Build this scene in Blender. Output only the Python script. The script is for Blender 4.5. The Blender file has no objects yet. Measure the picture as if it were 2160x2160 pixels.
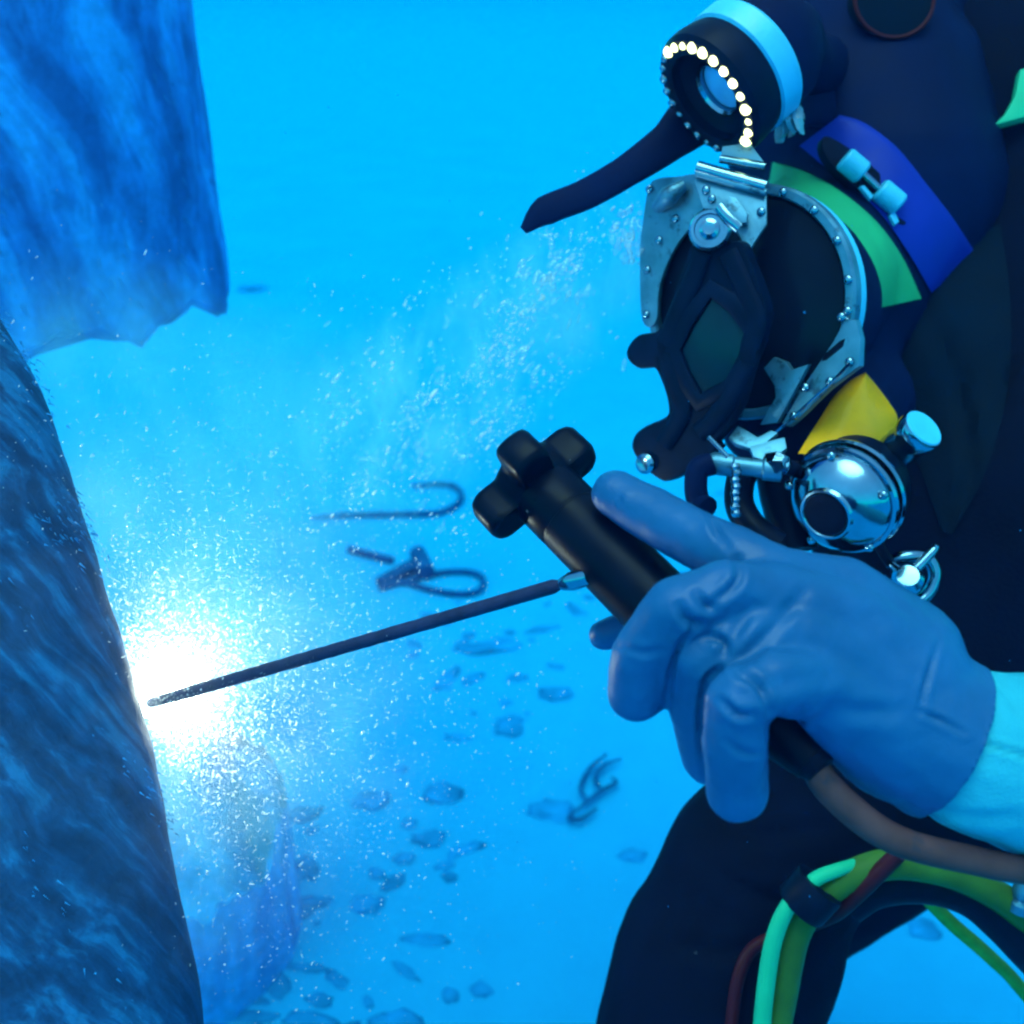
import bpy, bmesh, math, random
import numpy as np
from mathutils import Vector, Matrix, Quaternion, noise as mnoise

R = math.radians
random.seed(7)
rng = np.random.default_rng(7)
scene = bpy.context.scene
COL = scene.collection

# ------------------------------------------------------------------ camera
CAM_H = 1.70
PITCH = R(25.0)
FPX = 2316.0                       # focal length in photograph pixels (2160 wide)
cam_data = bpy.data.cameras.new('camera')
cam_data.sensor_fit = 'HORIZONTAL'
cam_data.angle = 2 * math.atan(1080.0 / FPX)
cam_data.clip_start = 0.01
cam_data.clip_end = 5000
cam = bpy.data.objects.new('camera', cam_data)
COL.objects.link(cam)
cam.location = (0, 0, CAM_H)
cam.rotation_euler = (R(90) - PITCH, 0, 0)
scene.camera = cam
cam_data.dof.use_dof = True
cam_data.dof.focus_distance = 0.76
cam_data.dof.aperture_fstop = 6.5
CAMLOC = Vector((0, 0, CAM_H))
RIGHT = Vector((1, 0, 0))
FWD = Vector((0, math.cos(PITCH), -math.sin(PITCH)))
UP = Vector((0, math.sin(PITCH), math.cos(PITCH)))

# ------------------------------------------------------------------ daylight
SUN_EL, SUN_AZ = R(78), R(-148)     # azimuth measured from +Y towards +X
world = bpy.data.worlds.new('World')
scene.world = world
world.use_nodes = True
wn = world.node_tree.nodes
wl = world.node_tree.links
wn.clear()
w_out = wn.new('ShaderNodeOutputWorld')
w_bg = wn.new('ShaderNodeBackground')
w_sky = wn.new('ShaderNodeTexSky')
w_sky.sky_type = 'NISHITA'
w_sky.sun_disc = False
w_sky.sun_elevation = SUN_EL
w_sky.sun_rotation = SUN_AZ
w_bg.inputs['Strength'].default_value = 0.15
wl.new(w_sky.outputs[0], w_bg.inputs[0])
wl.new(w_bg.outputs[0], w_out.inputs[0])

sun_d = bpy.data.lights.new('sun', 'SUN')
sun_d.energy = 1.4
sun_d.angle = R(45)
sun_d.color = (1.0, 0.95, 0.86)
sun = bpy.data.objects.new('sun', sun_d)
COL.objects.link(sun)
sdir = Vector((math.sin(SUN_AZ) * math.cos(SUN_EL), math.cos(SUN_AZ) * math.cos(SUN_EL), math.sin(SUN_EL)))
sun.rotation_euler = sdir.to_track_quat('Z', 'Y').to_euler()
sun.location = (0, 0, 20)

vs = scene.view_settings
vs.view_transform = 'Standard'
vs.look = 'None'
vs.exposure = 1.0
vs.gamma = 1.0
vs.use_curve_mapping = False

cy = scene.cycles
cy.use_denoising = True
cy.use_adaptive_sampling = True
cy.adaptive_threshold = 0.06
cy.filter_width = 2.3
cy.max_bounces = 6
cy.diffuse_bounces = 2
cy.glossy_bounces = 2
cy.transmission_bounces = 4
cy.volume_bounces = 1
cy.transparent_max_bounces = 24
cy.volume_step_rate = 8.0
cy.sample_clamp_indirect = 4.0
cy.caustics_reflective = False
cy.caustics_refractive = False

# ------------------------------------------------------------------ helpers
def V(px, py, d):
    """photograph pixel + distance along the view axis -> world point"""
    return CAMLOC + d * (FWD + RIGHT * ((px - 1080) / FPX) - UP * ((py - 1080) / FPX))

def D(x, y, z):
    """direction: x right, y up, z towards the viewer -> world unit vector"""
    return (RIGHT * x + UP * y - FWD * z).normalized()

def on_plane(px, py, p0, n):
    r = FWD + RIGHT * ((px - 1080) / FPX) - UP * ((py - 1080) / FPX)
    t = (p0 - CAMLOC).dot(n) / r.dot(n)
    return CAMLOC + r * t

def topx(p):
    q = p - CAMLOC
    z = q.dot(FWD)
    return 1080 + FPX * q.dot(RIGHT) / z, 1080 - FPX * q.dot(UP) / z

WLOC = {}

def wloc(o):
    return WLOC.get(o.name, Vector((0, 0, 0))) if o else Vector((0, 0, 0))

def empty(name, loc, label, cat, group=None):
    o = bpy.data.objects.new(name, None)
    o.empty_display_size = 0.05
    COL.objects.link(o)
    o.location = loc
    WLOC[o.name] = Vector(loc)
    tag(o, label, cat, group)
    return o

def tag(o, label=None, cat=None, group=None, kind=None):
    if label: o['label'] = label
    if cat: o['category'] = cat
    if group: o['group'] = group
    if kind: o['kind'] = kind
    return o

def link_mesh(name, me, mat, parent=None, centre=None, smooth=True, recenter=True):
    """me holds world coordinates; the object's origin goes to its centre"""
    if recenter:
        n = len(me.vertices)
        co = np.empty(n * 3, dtype=np.float32)
        me.vertices.foreach_get('co', co)
        co = co.reshape(-1, 3)
        c = Vector(((co.max(0) + co.min(0)) * 0.5).tolist()) if centre is None else Vector(centre)
        co -= np.array(c, dtype=np.float32)
        me.vertices.foreach_set('co', co.ravel())
    else:
        c = Vector((0, 0, 0)) if centre is None else Vector(centre)
    if smooth:
        me.polygons.foreach_set('use_smooth', [True] * len(me.polygons))
    if mat is not None and len(me.materials) == 0:
        me.materials.append(mat)
    me.update()
    o = bpy.data.objects.new(name, me)
    COL.objects.link(o)
    if parent:
        o.parent = parent
    o.location = c - wloc(parent)
    WLOC[o.name] = c
    return o

def autosmooth(o, ang=35):
    me = o.data
    bm = bmesh.new(); bm.from_mesh(me)
    for e in bm.edges:
        if len(e.link_faces) == 2:
            e.smooth = e.calc_face_angle(0) < R(ang)
    bm.to_mesh(me); bm.free()
    return o

def pydata(name, verts, faces, mat, parent=None, smooth=True, auto=None, **kw):
    me = bpy.data.meshes.new(name)
    me.from_pydata([tuple(v) for v in verts], [], faces)
    me.validate()
    o = link_mesh(name, me, mat, parent, smooth=smooth, **kw)
    bm = bmesh.new(); bm.from_mesh(o.data)
    bmesh.ops.recalc_face_normals(bm, faces=bm.faces)
    bm.to_mesh(o.data); bm.free()
    if auto: autosmooth(o, auto)
    return o

def bm_obj(name, bm, mat, parent=None, smooth=True, auto=None, **kw):
    me = bpy.data.meshes.new(name)
    bm.to_mesh(me); bm.free()
    o = link_mesh(name, me, mat, parent, smooth=smooth, **kw)
    if auto: autosmooth(o, auto)
    return o

def catmull(pts, k=8):
    pts = [np.array(p, dtype=float) for p in pts]
    if len(pts) < 3: 
        return [pts[0] + (pts[-1] - pts[0]) * i / k for i in range(k + 1)]
    out = []
    P = [2 * pts[0] - pts[1]] + pts + [2 * pts[-1] - pts[-2]]
    for i in range(1, len(P) - 2):
        p0, p1, p2, p3 = P[i - 1], P[i], P[i + 1], P[i + 2]
        for j in range(k):
            t = j / k
            out.append(0.5 * ((2 * p1) + (-p0 + p2) * t + (2 * p0 - 5 * p1 + 4 * p2 - p3) * t * t + (-p0 + 3 * p1 - 3 * p2 + p3) * t ** 3))
    out.append(P[-2])
    return out

def tube_geo(path, rad, n=12, flat=1.0, flat_dir=None, cap=True):
    """path: world points, rad: one per point (or a float)"""
    path = [Vector(p) for p in path]
    m = len(path)
    if not hasattr(rad, '__len__'): rad = [rad] * m
    if len(rad) != m:
        rad = list(np.interp(np.linspace(0, 1, m), np.linspace(0, 1, len(rad)), rad))
    verts, faces = [], []
    t0 = (path[1] - path[0]).normalized()
    ref = Vector(flat_dir) if flat_dir is not None else (Vector((0, 0, 1)) if abs(t0.z) < .9 else Vector((1, 0, 0)))
    nrm = (ref - t0 * ref.dot(t0)).normalized()
    for i in range(m):
        t = (path[min(i + 1, m - 1)] - path[max(i - 1, 0)]).normalized()
        base = Vector(flat_dir) if flat_dir is not None else nrm
        nrm = (base - t * base.dot(t)).normalized()
        b = t.cross(nrm)
        for k in range(n):
            a = 2 * math.pi * k / n
            verts.append(path[i] + (nrm * math.cos(a) * flat + b * math.sin(a)) * rad[i])
    for i in range(m - 1):
        for k in range(n):
            k2 = (k + 1) % n
            faces.append((i * n + k, i * n + k2, (i + 1) * n + k2, (i + 1) * n + k))
    if cap:
        faces.append(tuple(range(n))[::-1])
        faces.append(tuple((m - 1) * n + k for k in range(n)))
    return verts, faces

def tube(name, pts, rad, mat, parent=None, n=12, k=8, flat=1.0, flat_dir=None, curve=True):
    path = catmull(pts, k) if curve else pts
    v, f = tube_geo(path, rad, n, flat, flat_dir)
    return pydata(name, v, f, mat, parent, auto=50)

def lathe_geo(profile, c, axis, n=40):
    c = Vector(c); axis = Vector(axis).normalized()
    u = axis.orthogonal().normalized(); w = axis.cross(u)
    verts, faces, rings = [], [], []
    for r, h in profile:
        if r < 1e-6:
            rings.append([len(verts)]); verts.append(c + axis * h)
        else:
            idx = []
            for k in range(n):
                a = 2 * math.pi * k / n
                idx.append(len(verts)); verts.append(c + axis * h + (u * math.cos(a) + w * math.sin(a)) * r)
            rings.append(idx)
    for A, B in zip(rings[:-1], rings[1:]):
        for k in range(n):
            k2 = (k + 1) % n
            if len(A) == 1 and len(B) == 1: continue
            if len(A) == 1: faces.append((A[0], B[k], B[k2]))
            elif len(B) == 1: faces.append((A[k], B[0], A[k2]))
            else: faces.append((A[k], B[k], B[k2], A[k2]))
    return verts, faces

def lathe(name, profile, c, axis, mat, parent=None, n=40, auto=30):
    v, f = lathe_geo(profile, c, axis, n)
    return pydata(name, v, f, mat, parent, auto=auto)

def plate(name, pix, p0, nrm, thick, mat, parent=None, bevel=0.0015, smooth_px=0):
    """flat plate whose outline is given in pixels, lying in the plane (p0, nrm), extruded backwards"""
    if smooth_px:
        pp = [np.array((x, y, 0.)) for x, y in pix]
        cl = []
        mm = len(pp)
        for i in range(mm):
            p0_, p1, p2, p3 = pp[i - 1], pp[i], pp[(i + 1) % mm], pp[(i + 2) % mm]
            for j in range(smooth_px):
                t = j / smooth_px
                cl.append(0.5 * ((2 * p1) + (-p0_ + p2) * t + (2 * p0_ - 5 * p1 + 4 * p2 - p3) * t * t + (-p0_ + 3 * p1 - 3 * p2 + p3) * t ** 3))
        pix = [(a[0], a[1]) for a in cl]
    nrm = Vector(nrm).normalized()
    top = [on_plane(x, y, p0, nrm) for x, y in pix]
    bm = bmesh.new()
    vt = [bm.verts.new(p) for p in top]
    vb = [bm.verts.new(p - nrm * thick) for p in top]
    f1 = bm.faces.new(vt); f2 = bm.faces.new(vb[::-1])
    m = len(top)
    for i in range(m):
        bm.faces.new((vt[i], vb[i], vb[(i + 1) % m], vt[(i + 1) % m]))
    bmesh.ops.recalc_face_normals(bm, faces=bm.faces)
    if bevel:
        es = [e for e in f1.edges]
        bmesh.ops.bevel(bm, geom=es, offset=bevel, segments=2, affect='EDGES', profile=0.6)
    bmesh.ops.triangulate(bm, faces=[f for f in bm.faces if len(f.verts) > 4])
    return bm_obj(name, bm, mat, parent, auto=40)

def band(name, A, B, thick, mat, parent=None, k=6, across=6, bulge=0.0, bvh=None, off=.006):
    """strip lofted between two world polylines, with thickness away from the viewer"""
    a = catmull(A, k); b = catmull(B, k)
    n = len(a); verts = []; faces = []
    L = across + 1
    for layer in range(2):
        for i in range(n):
            for j in range(L):
                t = j / across
                p = Vector(a[i]) * (1 - t) + Vector(b[i]) * t
                tocam = (CAMLOC - p).normalized()
                if bvh is not None:
                    h = bvh.ray_cast(CAMLOC, -tocam)[0]
                    if h is not None: p = h + tocam * off
                p = p + tocam * (bulge * math.sin(math.pi * t) - layer * thick - (0.0015 if layer == 0 and j in (0, across) else 0))
                verts.append(p)
    off = n * L
    for i in range(n - 1):
        for j in range(across):
            q = (i * L + j, i * L + j + 1, (i + 1) * L + j + 1, (i + 1) * L + j)
            faces.append(q); faces.append(tuple(x + off for x in q[::-1]))
    for i in range(n - 1):
        faces.append((i * L, (i + 1) * L, (i + 1) * L + off, i * L + off))
        j = across
        faces.append((i * L + j, i * L + j + off, (i + 1) * L + j + off, (i + 1) * L + j))
    for j in range(across):
        faces.append((j, j + off, j + 1 + off, j + 1))
        q = (n - 1) * L
        faces.append((q + j, q + j + 1, q + j + 1 + off, q + j + off))
    return pydata(name, verts, faces, mat, parent, auto=50)

def capsule_pts(bm, a, ra, b, rb, seg=10):
    a = Vector(a); b = Vector(b)
    vs_ = []
    for c, r in ((a, ra), (b, rb)):
        for i in range(seg + 1):
            th = math.pi * i / seg
            nn = 1 if i in (0, seg) else 2 * seg
            for k in range(nn):
                ph = 2 * math.pi * k / nn
                vs_.append(bm.verts.new(c + Vector((math.sin(th) * math.cos(ph), math.sin(th) * math.sin(ph), math.cos(th))) * r))
    res = bmesh.ops.convex_hull(bm, input=vs_)
    dele = [g for g in res['geom_interior'] if isinstance(g, bmesh.types.BMVert)]
    if dele: bmesh.ops.delete(bm, geom=dele, context='VERTS')

def blob_mesh(caps, voxel, smooth=8, factor=0.5):
    """union of tapered capsules fused into one smooth skin"""
    src = None
    bm = bmesh.new()
    for a, ra, b, rb in caps:
        t = bmesh.new()
        capsule_pts(t, a, ra, b, rb)
        me_t = bpy.data.meshes.new('tmp'); t.to_mesh(me_t); t.free()
        bm.from_mesh(me_t); bpy.data.meshes.remove(me_t)
    me = bpy.data.meshes.new('tmp_blob'); bm.to_mesh(me); bm.free()
    o = bpy.data.objects.new('tmp_blob', me); COL.objects.link(o)
    m = o.modifiers.new('r', 'REMESH'); m.mode = 'VOXEL'; m.voxel_size = voxel; m.adaptivity = 0
    s = o.modifiers.new('s', 'SMOOTH'); s.factor = factor; s.iterations = smooth
    dg = bpy.context.evaluated_depsgraph_get()
    res = bpy.data.meshes.new_from_object(o.evaluated_get(dg))
    bpy.data.objects.remove(o); bpy.data.meshes.remove(me)
    return res

def get_co(me):
    co = np.empty(len(me.vertices) * 3, dtype=np.float64); me.vertices.foreach_get('co', co); return co.reshape(-1, 3)

def get_no(me):
    no = np.empty(len(me.vertices) * 3, dtype=np.float64); me.vertices.foreach_get('normal', no); return no.reshape(-1, 3)

def set_co(me, co):
    me.vertices.foreach_set('co', co.astype(np.float32).ravel()); me.update()

def crease(me, lines):
    """press folds into a mesh (world coords). lines: (list of px points, width px, depth m)"""
    co = get_co(me); no = get_no(me)
    q = co - np.array(CAMLOC)
    z = q @ np.array(FWD)
    px = 1080 + FPX * (q @ np.array(RIGHT)) / z
    py = 1080 - FPX * (q @ np.array(UP)) / z
    facing = -(no * (q / np.linalg.norm(q, axis=1, keepdims=True))).sum(1)
    zmask = np.clip(facing * 2.5, 0, 1)
    off = np.zeros(len(co))
    for pts, w, dep in lines:
        path = catmull([(x, y, 0) for x, y in pts], 10)
        path = np.array(path)[:, :2]
        dmin = np.full(len(co), 1e9); tt = np.zeros(len(co))
        for i in range(len(path) - 1):
            a, b = path[i], path[i + 1]
            ab = b - a; L2 = (ab ** 2).sum() + 1e-9
            t = np.clip(((px - a[0]) * ab[0] + (py - a[1]) * ab[1]) / L2, 0, 1)
            d = np.hypot(px - a[0] - t * ab[0], py - a[1] - t * ab[1])
            s = (i + t) / (len(path) - 1)
            upd = d < dmin
            dmin = np.where(upd, d, dmin); tt = np.where(upd, s, tt)
        taper = np.sin(np.pi * np.clip(tt, 0.06, 0.94)) ** 0.6
        prof = np.exp(-(dmin / w) ** 2) - 0.45 * np.exp(-((dmin - 2.0 * w) / w) ** 2)
        off -= 1.25 * dep * prof * taper * zmask
    set_co(me, co + no * off[:, None])

def fbm_disp(me, amp, scale, seed=0.0, octv=4):
    co = get_co(me); no = get_no(me)
    off = np.array([mnoise.fractal(Vector(c * scale) + Vector((seed, seed * 1.7, -seed)), 1.0, 2.0, octv) for c in co])
    set_co(me, co + no * (off * amp)[:, None])

def cut(me, p, n):
    """keep the side opposite to n, close the cut"""
    bm = bmesh.new(); bm.from_mesh(me)
    r = bmesh.ops.bisect_plane(bm, geom=bm.verts[:] + bm.edges[:] + bm.faces[:], plane_co=p, plane_no=n, clear_outer=True)
    es = [e for e in r['geom_cut'] if isinstance(e, bmesh.types.BMEdge)]
    if es: bmesh.ops.edgeloop_fill(bm, edges=es)
    bm.to_mesh(me); bm.free()

# ------------------------------------------------------------------ materials
def mat_new(name):
    m = bpy.data.materials.new(name); m.use_nodes = True
    nt = m.node_tree; nt.nodes.clear()
    out = nt.nodes.new('ShaderNodeOutputMaterial')
    return m, nt, out

def principled(name, col, rough=0.5, metal=0.0, var=0.15, vscale=8.0, bump=0.0, bscale=120.0, spec=0.5, coat=0.0, sheen=0.0, rvar=0.1, dirt=None, dscale=20.0, dthr=0.6):
    m, nt, out = mat_new(name)
    N, L = nt.nodes, nt.links
    b = N.new('ShaderNodeBsdfPrincipled')
    L.new(b.outputs[0], out.inputs[0])
    geo = N.new('ShaderNodeNewGeometry')
    nz = N.new('ShaderNodeTexNoise'); nz.inputs['Scale'].default_value = vscale; nz.inputs['Detail'].default_value = 6
    L.new(geo.outputs['Position'], nz.inputs['Vector'])
    ramp = N.new('ShaderNodeMapRange'); ramp.inputs[1].default_value = 0.3; ramp.inputs[2].default_value = 0.7
    ramp.inputs[3].default_value = 1 - var; ramp.inputs[4].default_value = 1 + var
    L.new(nz.outputs[0], ramp.inputs[0])
    mul = N.new('ShaderNodeVectorMath'); mul.operation = 'SCALE'
    mul.inputs[0].default_value = col[:3]
    L.new(ramp.outputs[0], mul.inputs['Scale'])
    colout = mul.outputs[0]
    if dirt is not None:
        n2 = N.new('ShaderNodeTexNoise'); n2.inputs['Scale'].default_value = dscale; n2.inputs['Detail'].default_value = 8
        n2.inputs['Roughness'].default_value = 0.7
        L.new(geo.outputs['Position'], n2.inputs['Vector'])
        mr = N.new('ShaderNodeMapRange'); mr.inputs[1].default_value = dthr; mr.inputs[2].default_value = dthr + 0.08
        L.new(n2.outputs[0], mr.inputs[0])
        mx = N.new('ShaderNodeMix'); mx.data_type = 'RGBA'
        L.new(mr.outputs[0], mx.inputs[0]); L.new(colout, mx.inputs[6]); mx.inputs[7].default_value = (*dirt, 1)
        colout = mx.outputs[2]
    L.new(colout, b.inputs['Base Color'])
    rr = N.new('ShaderNodeMapRange'); rr.inputs[1].default_value = 0.3; rr.inputs[2].default_value = 0.7
    rr.inputs[3].default_value = max(0.02, rough - rvar); rr.inputs[4].default_value = min(1, rough + rvar)
    L.new(nz.outputs[0], rr.inputs[0]); L.new(rr.outputs[0], b.inputs['Roughness'])
    b.inputs['Metallic'].default_value = metal
    b.inputs['Specular IOR Level'].default_value = spec
    b.inputs['Coat Weight'].default_value = coat
    b.inputs['Sheen Weight'].default_value = sheen
    if bump:
        nb = N.new('ShaderNodeTexNoise'); nb.inputs['Scale'].default_value = bscale; nb.inputs['Detail'].default_value = 5
        L.new(geo.outputs['Position'], nb.inputs['Vector'])
        bp = N.new('ShaderNodeBump'); bp.inputs['Strength'].default_value = bump; bp.inputs['Distance'].default_value = 0.002
        L.new(nb.outputs[0], bp.inputs['Height']); L.new(bp.outputs[0], b.inputs['Normal'])
    return m

M = {}
M['suit'] = principled('neoprene_suit', (0.0016, 0.0030, 0.012), 0.8, var=0.3, vscale=14, bump=0.25, bscale=260, spec=0.04)
M['suit_panel'] = principled('suit_panel', (0.0003, 0.0055, 0.015), 0.85, var=0.3, vscale=14, bump=0.25, bscale=260, spec=0.08)
M['hood'] = principled('hood_navy', (0.001, 0.006, 0.034), 0.65, var=0.25, vscale=10, bump=0.12, bscale=220, spec=0.05)
M['rubber'] = principled('black_rubber', (0.0015, 0.004, 0.015), 0.45, var=0.3, vscale=30, bump=0.1, bscale=300, spec=0.06)
M['visor'] = principled('visor_black', (0.0006, 0.006, 0.022), 0.45, var=0.3, vscale=40, bump=0.06, bscale=260, spec=0.06, dirt=(0.004, 0.014, 0.036), dscale=60, dthr=0.66)
M['torch'] = principled('torch_black', (0.0005, 0.0035, 0.013), 0.36, var=0.3, vscale=40, bump=0.05, bscale=400, spec=0.07, dirt=(0.003, 0.009, 0.026), dscale=70, dthr=0.66)
M['glove'] = principled('glove_blue', (0.005, 0.088, 0.235), 0.42, var=0.14, vscale=22, bump=0.16, bscale=700, spec=0.22, rvar=0.08, dirt=(0.008, 0.112, 0.285), dscale=34, dthr=0.62)
M['sleeve'] = principled('sleeve_turquoise', (0.02, 0.36, 0.48), 0.75, var=0.10, vscale=16, bump=0.35, bscale=500, spec=0.08, dirt=(0.03, 0.44, 0.55), dscale=26, dthr=0.60)
M['chrome'] = principled('chrome', (0.19, 0.32, 0.42), 0.13, metal=1.0, var=0.2, vscale=40, bump=0.05, bscale=200, rvar=0.06)
M['steel'] = principled('brushed_steel', (0.075, 0.22, 0.33), 0.42, metal=0.7, var=0.25, vscale=50, bump=0.12, bscale=260, rvar=0.1, dirt=(0.03, 0.08, 0.13), dscale=70, dthr=0.56)
M['white_metal'] = principled('pale_rim', (0.04, 0.46, 0.72), 0.4, var=0.1, vscale=40, bump=0.1, bscale=200)
M['glass_dark'] = principled('dark_glass', (0.003, 0.006, 0.016), 0.15, var=0.2, vscale=20, spec=0.08)
M['glass_green'] = principled('welding_glass', (0.003, 0.020, 0.034), 0.2, var=0.2, vscale=20, spec=0.15)
M['green'] = principled('green_band', (0.02, 0.34, 0.14), 0.5, var=0.12, vscale=20, bump=0.12, bscale=260, spec=0.10)
M['blue'] = principled('blue_band', (0.004, 0.022, 0.26), 0.5, var=0.12, vscale=20, bump=0.12, bscale=260, spec=0.10)
M['yellow'] = principled('yellow_shell', (0.95, 0.36, 0.006), 0.4, var=0.10, vscale=24, bump=0.08, bscale=200, spec=0.12, dirt=(0.75, 0.42, 0.08), dscale=45, dthr=0.67)
M['mint'] = principled('mint_hose', (0.012, 0.40, 0.21), 0.5, var=0.1, vscale=30, bump=0.1, bscale=300, spec=0.15)
M['hose_green'] = principled('green_hose', (0.050, 0.115, 0.016), 0.5, var=0.2, vscale=30, bump=0.12, bscale=260, spec=0.15)
M['rope'] = principled('yellow_rope', (0.12, 0.30, 0.05), 0.8, var=0.25, vscale=60, bump=0.6, bscale=300, spec=0.1)
M['red'] = principled('red_hose', (0.055, 0.003, 0.008), 0.55, var=0.2, vscale=30, spec=0.12)
M['cable'] = principled('brown_cable', (0.085, 0.036, 0.040), 0.65, var=0.3, vscale=40, bump=0.15, bscale=260, spec=0.12, dirt=(0.04, 0.03, 0.045), dscale=50, dthr=0.58)
M['electrode'] = principled('electrode_flux', (0.02, 0.025, 0.07), 0.7, var=0.3, vscale=60, bump=0.3, bscale=500, spec=0.15)
M['rusty'] = principled('old_iron', (0.008, 0.065, 0.20), 0.85, var=0.3, vscale=30, bump=0.5, bscale=160, spec=0.1)
M['stone'] = principled('seabed_stone', (0.012, 0.20, 0.47), 0.95, var=0.3, vscale=14, bump=0.5, bscale=80, spec=0.05)
M['weed'] = principled('dark_weed', (0.010, 0.08, 0.22), 0.9, var=0.4, vscale=14, spec=0.05)
M['lens'] = principled('lamp_lens', (0.05, 0.36, 0.72), 0.15, var=0.2, vscale=40, spec=0.5)
M['plastic'] = principled('clear_tape', (0.12, 0.26, 0.34), 0.2, var=0.3, vscale=60, bump=0.2, bscale=200)

def emission(name, col, s):
    m, nt, out = mat_new(name)
    e = nt.nodes.new('ShaderNodeEmission'); e.inputs[0].default_value = (*col, 1); e.inputs[1].default_value = s
    nt.links.new(e.outputs[0], out.inputs[0])
    m.cycles.emission_sampling = 'NONE'
    return m
M['led_on'] = emission('led_on', (1.0, 0.80, 0.36), 3.0)
M['arc'] = emission('arc_white', (1.0, 0.93, 0.85), 25.0)

def bubble_mat(name, diff, base_alpha):
    m, nt, out = mat_new(name)
    N, L = nt.nodes, nt.links
    tr = N.new('ShaderNodeBsdfTransparent')
    gl = N.new('ShaderNodeBsdfGlossy'); gl.inputs['Roughness'].default_value = 0.12; gl.inputs[0].default_value = (.9, .95, .97, 1)
    df = N.new('ShaderNodeBsdfDiffuse'); df.inputs[0].default_value = (0.8, 0.85, 0.88, 1)
    tl = N.new('ShaderNodeBsdfTranslucent'); tl.inputs[0].default_value = (0.8, 0.85, 0.88, 1)
    a = N.new('ShaderNodeMixShader'); a.inputs[0].default_value = 0.5
    L.new(df.outputs[0], a.inputs[1]); L.new(tl.outputs[0], a.inputs[2])
    s = N.new('ShaderNodeMixShader'); s.inputs[0].default_value = diff
    L.new(gl.outputs[0], s.inputs[1]); L.new(a.outputs[0], s.inputs[2])
    lw = N.new('ShaderNodeLayerWeight'); lw.inputs[0].default_value = 0.35
    mr = N.new('ShaderNodeMapRange'); mr.inputs[3].default_value = base_alpha; mr.inputs[4].default_value = 0.9
    L.new(lw.outputs['Facing'], mr.inputs[0])
    mx = N.new('ShaderNodeMixShader')
    L.new(mr.outputs[0], mx.inputs[0]); L.new(tr.outputs[0], mx.inputs[1]); L.new(s.outputs[0], mx.inputs[2])
    L.new(mx.outputs[0], out.inputs[0])
    return m
M['fizz'] = bubble_mat('fine_bubbles', 0.8, 0.45)
M['mist'] = bubble_mat('bubble_mist', 0.95, 0.95)
M['bubble'] = bubble_mat('exhaled_bubbles', 0.35, 0.06)

def growth_metal(name, dark, mid, light, stretch, ang, sc=1.0):
    """steel with slime, streaks and pale marine growth running down it (colour + relief)"""
    m, nt, out = mat_new(name)
    N, L = nt.nodes, nt.links
    b = N.new('ShaderNodeBsdfPrincipled'); b.inputs['Roughness'].default_value = 0.7; b.inputs['Specular IOR Level'].default_value = 0.25
    L.new(b.outputs[0], out.inputs[0])
    geo = N.new('ShaderNodeNewGeometry')
    mp = N.new('ShaderNodeMapping'); mp.vector_type = 'TEXTURE'; mp.inputs['Rotation'].default_value = ang
    mp.inputs['Scale'].default_value = tuple(1 / q for q in stretch)
    wp = N.new('ShaderNodeTexNoise'); wp.inputs['Scale'].default_value = 5 * sc; wp.inputs['Detail'].default_value = 3
    L.new(geo.outputs['Position'], wp.inputs['Vector'])
    ad = N.new('ShaderNodeVectorMath'); ad.operation = 'MULTIPLY_ADD'
    ad.inputs[1].default_value = (.09 / sc,) * 3
    L.new(wp.outputs['Color'], ad.inputs[0]); L.new(geo.outputs['Position'], ad.inputs[2])
    L.new(ad.outputs[0], mp.inputs['Vector'])
    n1 = N.new('ShaderNodeTexNoise'); n1.inputs['Scale'].default_value = 7 * sc; n1.inputs['Detail'].default_value = 8; n1.inputs['Roughness'].default_value = 0.62
    L.new(mp.outputs[0], n1.inputs['Vector'])
    cr = N.new('ShaderNodeValToRGB')
    e = cr.color_ramp.elements
    e[0].position = 0.40; e[0].color = (*dark, 1)
    e[1].position = 0.62; e[1].color = (*light, 1)
    x = cr.color_ramp.elements.new(0.52); x.color = (*mid, 1)
    L.new(n1.outputs[0], cr.inputs[0])
    n2 = N.new('ShaderNodeTexNoise'); n2.inputs['Scale'].default_value = 38 * sc; n2.inputs['Detail'].default_value = 6; n2.inputs['Roughness'].default_value = 0.7
    L.new(geo.outputs['Position'], n2.inputs['Vector'])
    mr = N.new('ShaderNodeMapRange'); mr.inputs[1].default_value = 0.3; mr.inputs[2].default_value = 0.7; mr.inputs[3].default_value = 0.75; mr.inputs[4].default_value = 1.25
    L.new(n2.outputs[0], mr.inputs[0])
    sm = N.new('ShaderNodeVectorMath'); sm.operation = 'SCALE'
    L.new(cr.outputs[0], sm.inputs[0]); L.new(mr.outputs[0], sm.inputs['Scale'])
    L.new(sm.outputs[0], b.inputs['Base Color'])
    mm = N.new('ShaderNodeMath'); mm.operation = 'ADD'
    L.new(n1.outputs[0], mm.inputs[0]); L.new(n2.outputs[0], mm.inputs[1])
    bp = N.new('ShaderNodeBump'); bp.inputs['Strength'].default_value = 0.4; bp.inputs['Distance'].default_value = 0.004
    L.new(mm.outputs[0], bp.inputs['Height']); L.new(bp.outputs[0], b.inputs['Normal'])
    return m
M['pile'] = growth_metal('pile_growth_haze', (0.003, 0.105, 0.36), (0.006, 0.19, 0.58), (0.012, 0.30, 0.76), (2.2, 2.2, 0.34), (0.0, R(-20), 0.0))  # growth streaks, with blue distance haze mixed into the colours
M['stump'] = growth_metal('stump_growth_haze', (0.005, 0.22, 0.56), (0.008, 0.28, 0.66), (0.012, 0.34, 0.76), (2.2, 2.2, 0.38), (0.0, R(10), 0.0))  # paler copy of the pile colours, bubble haze painted in
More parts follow.
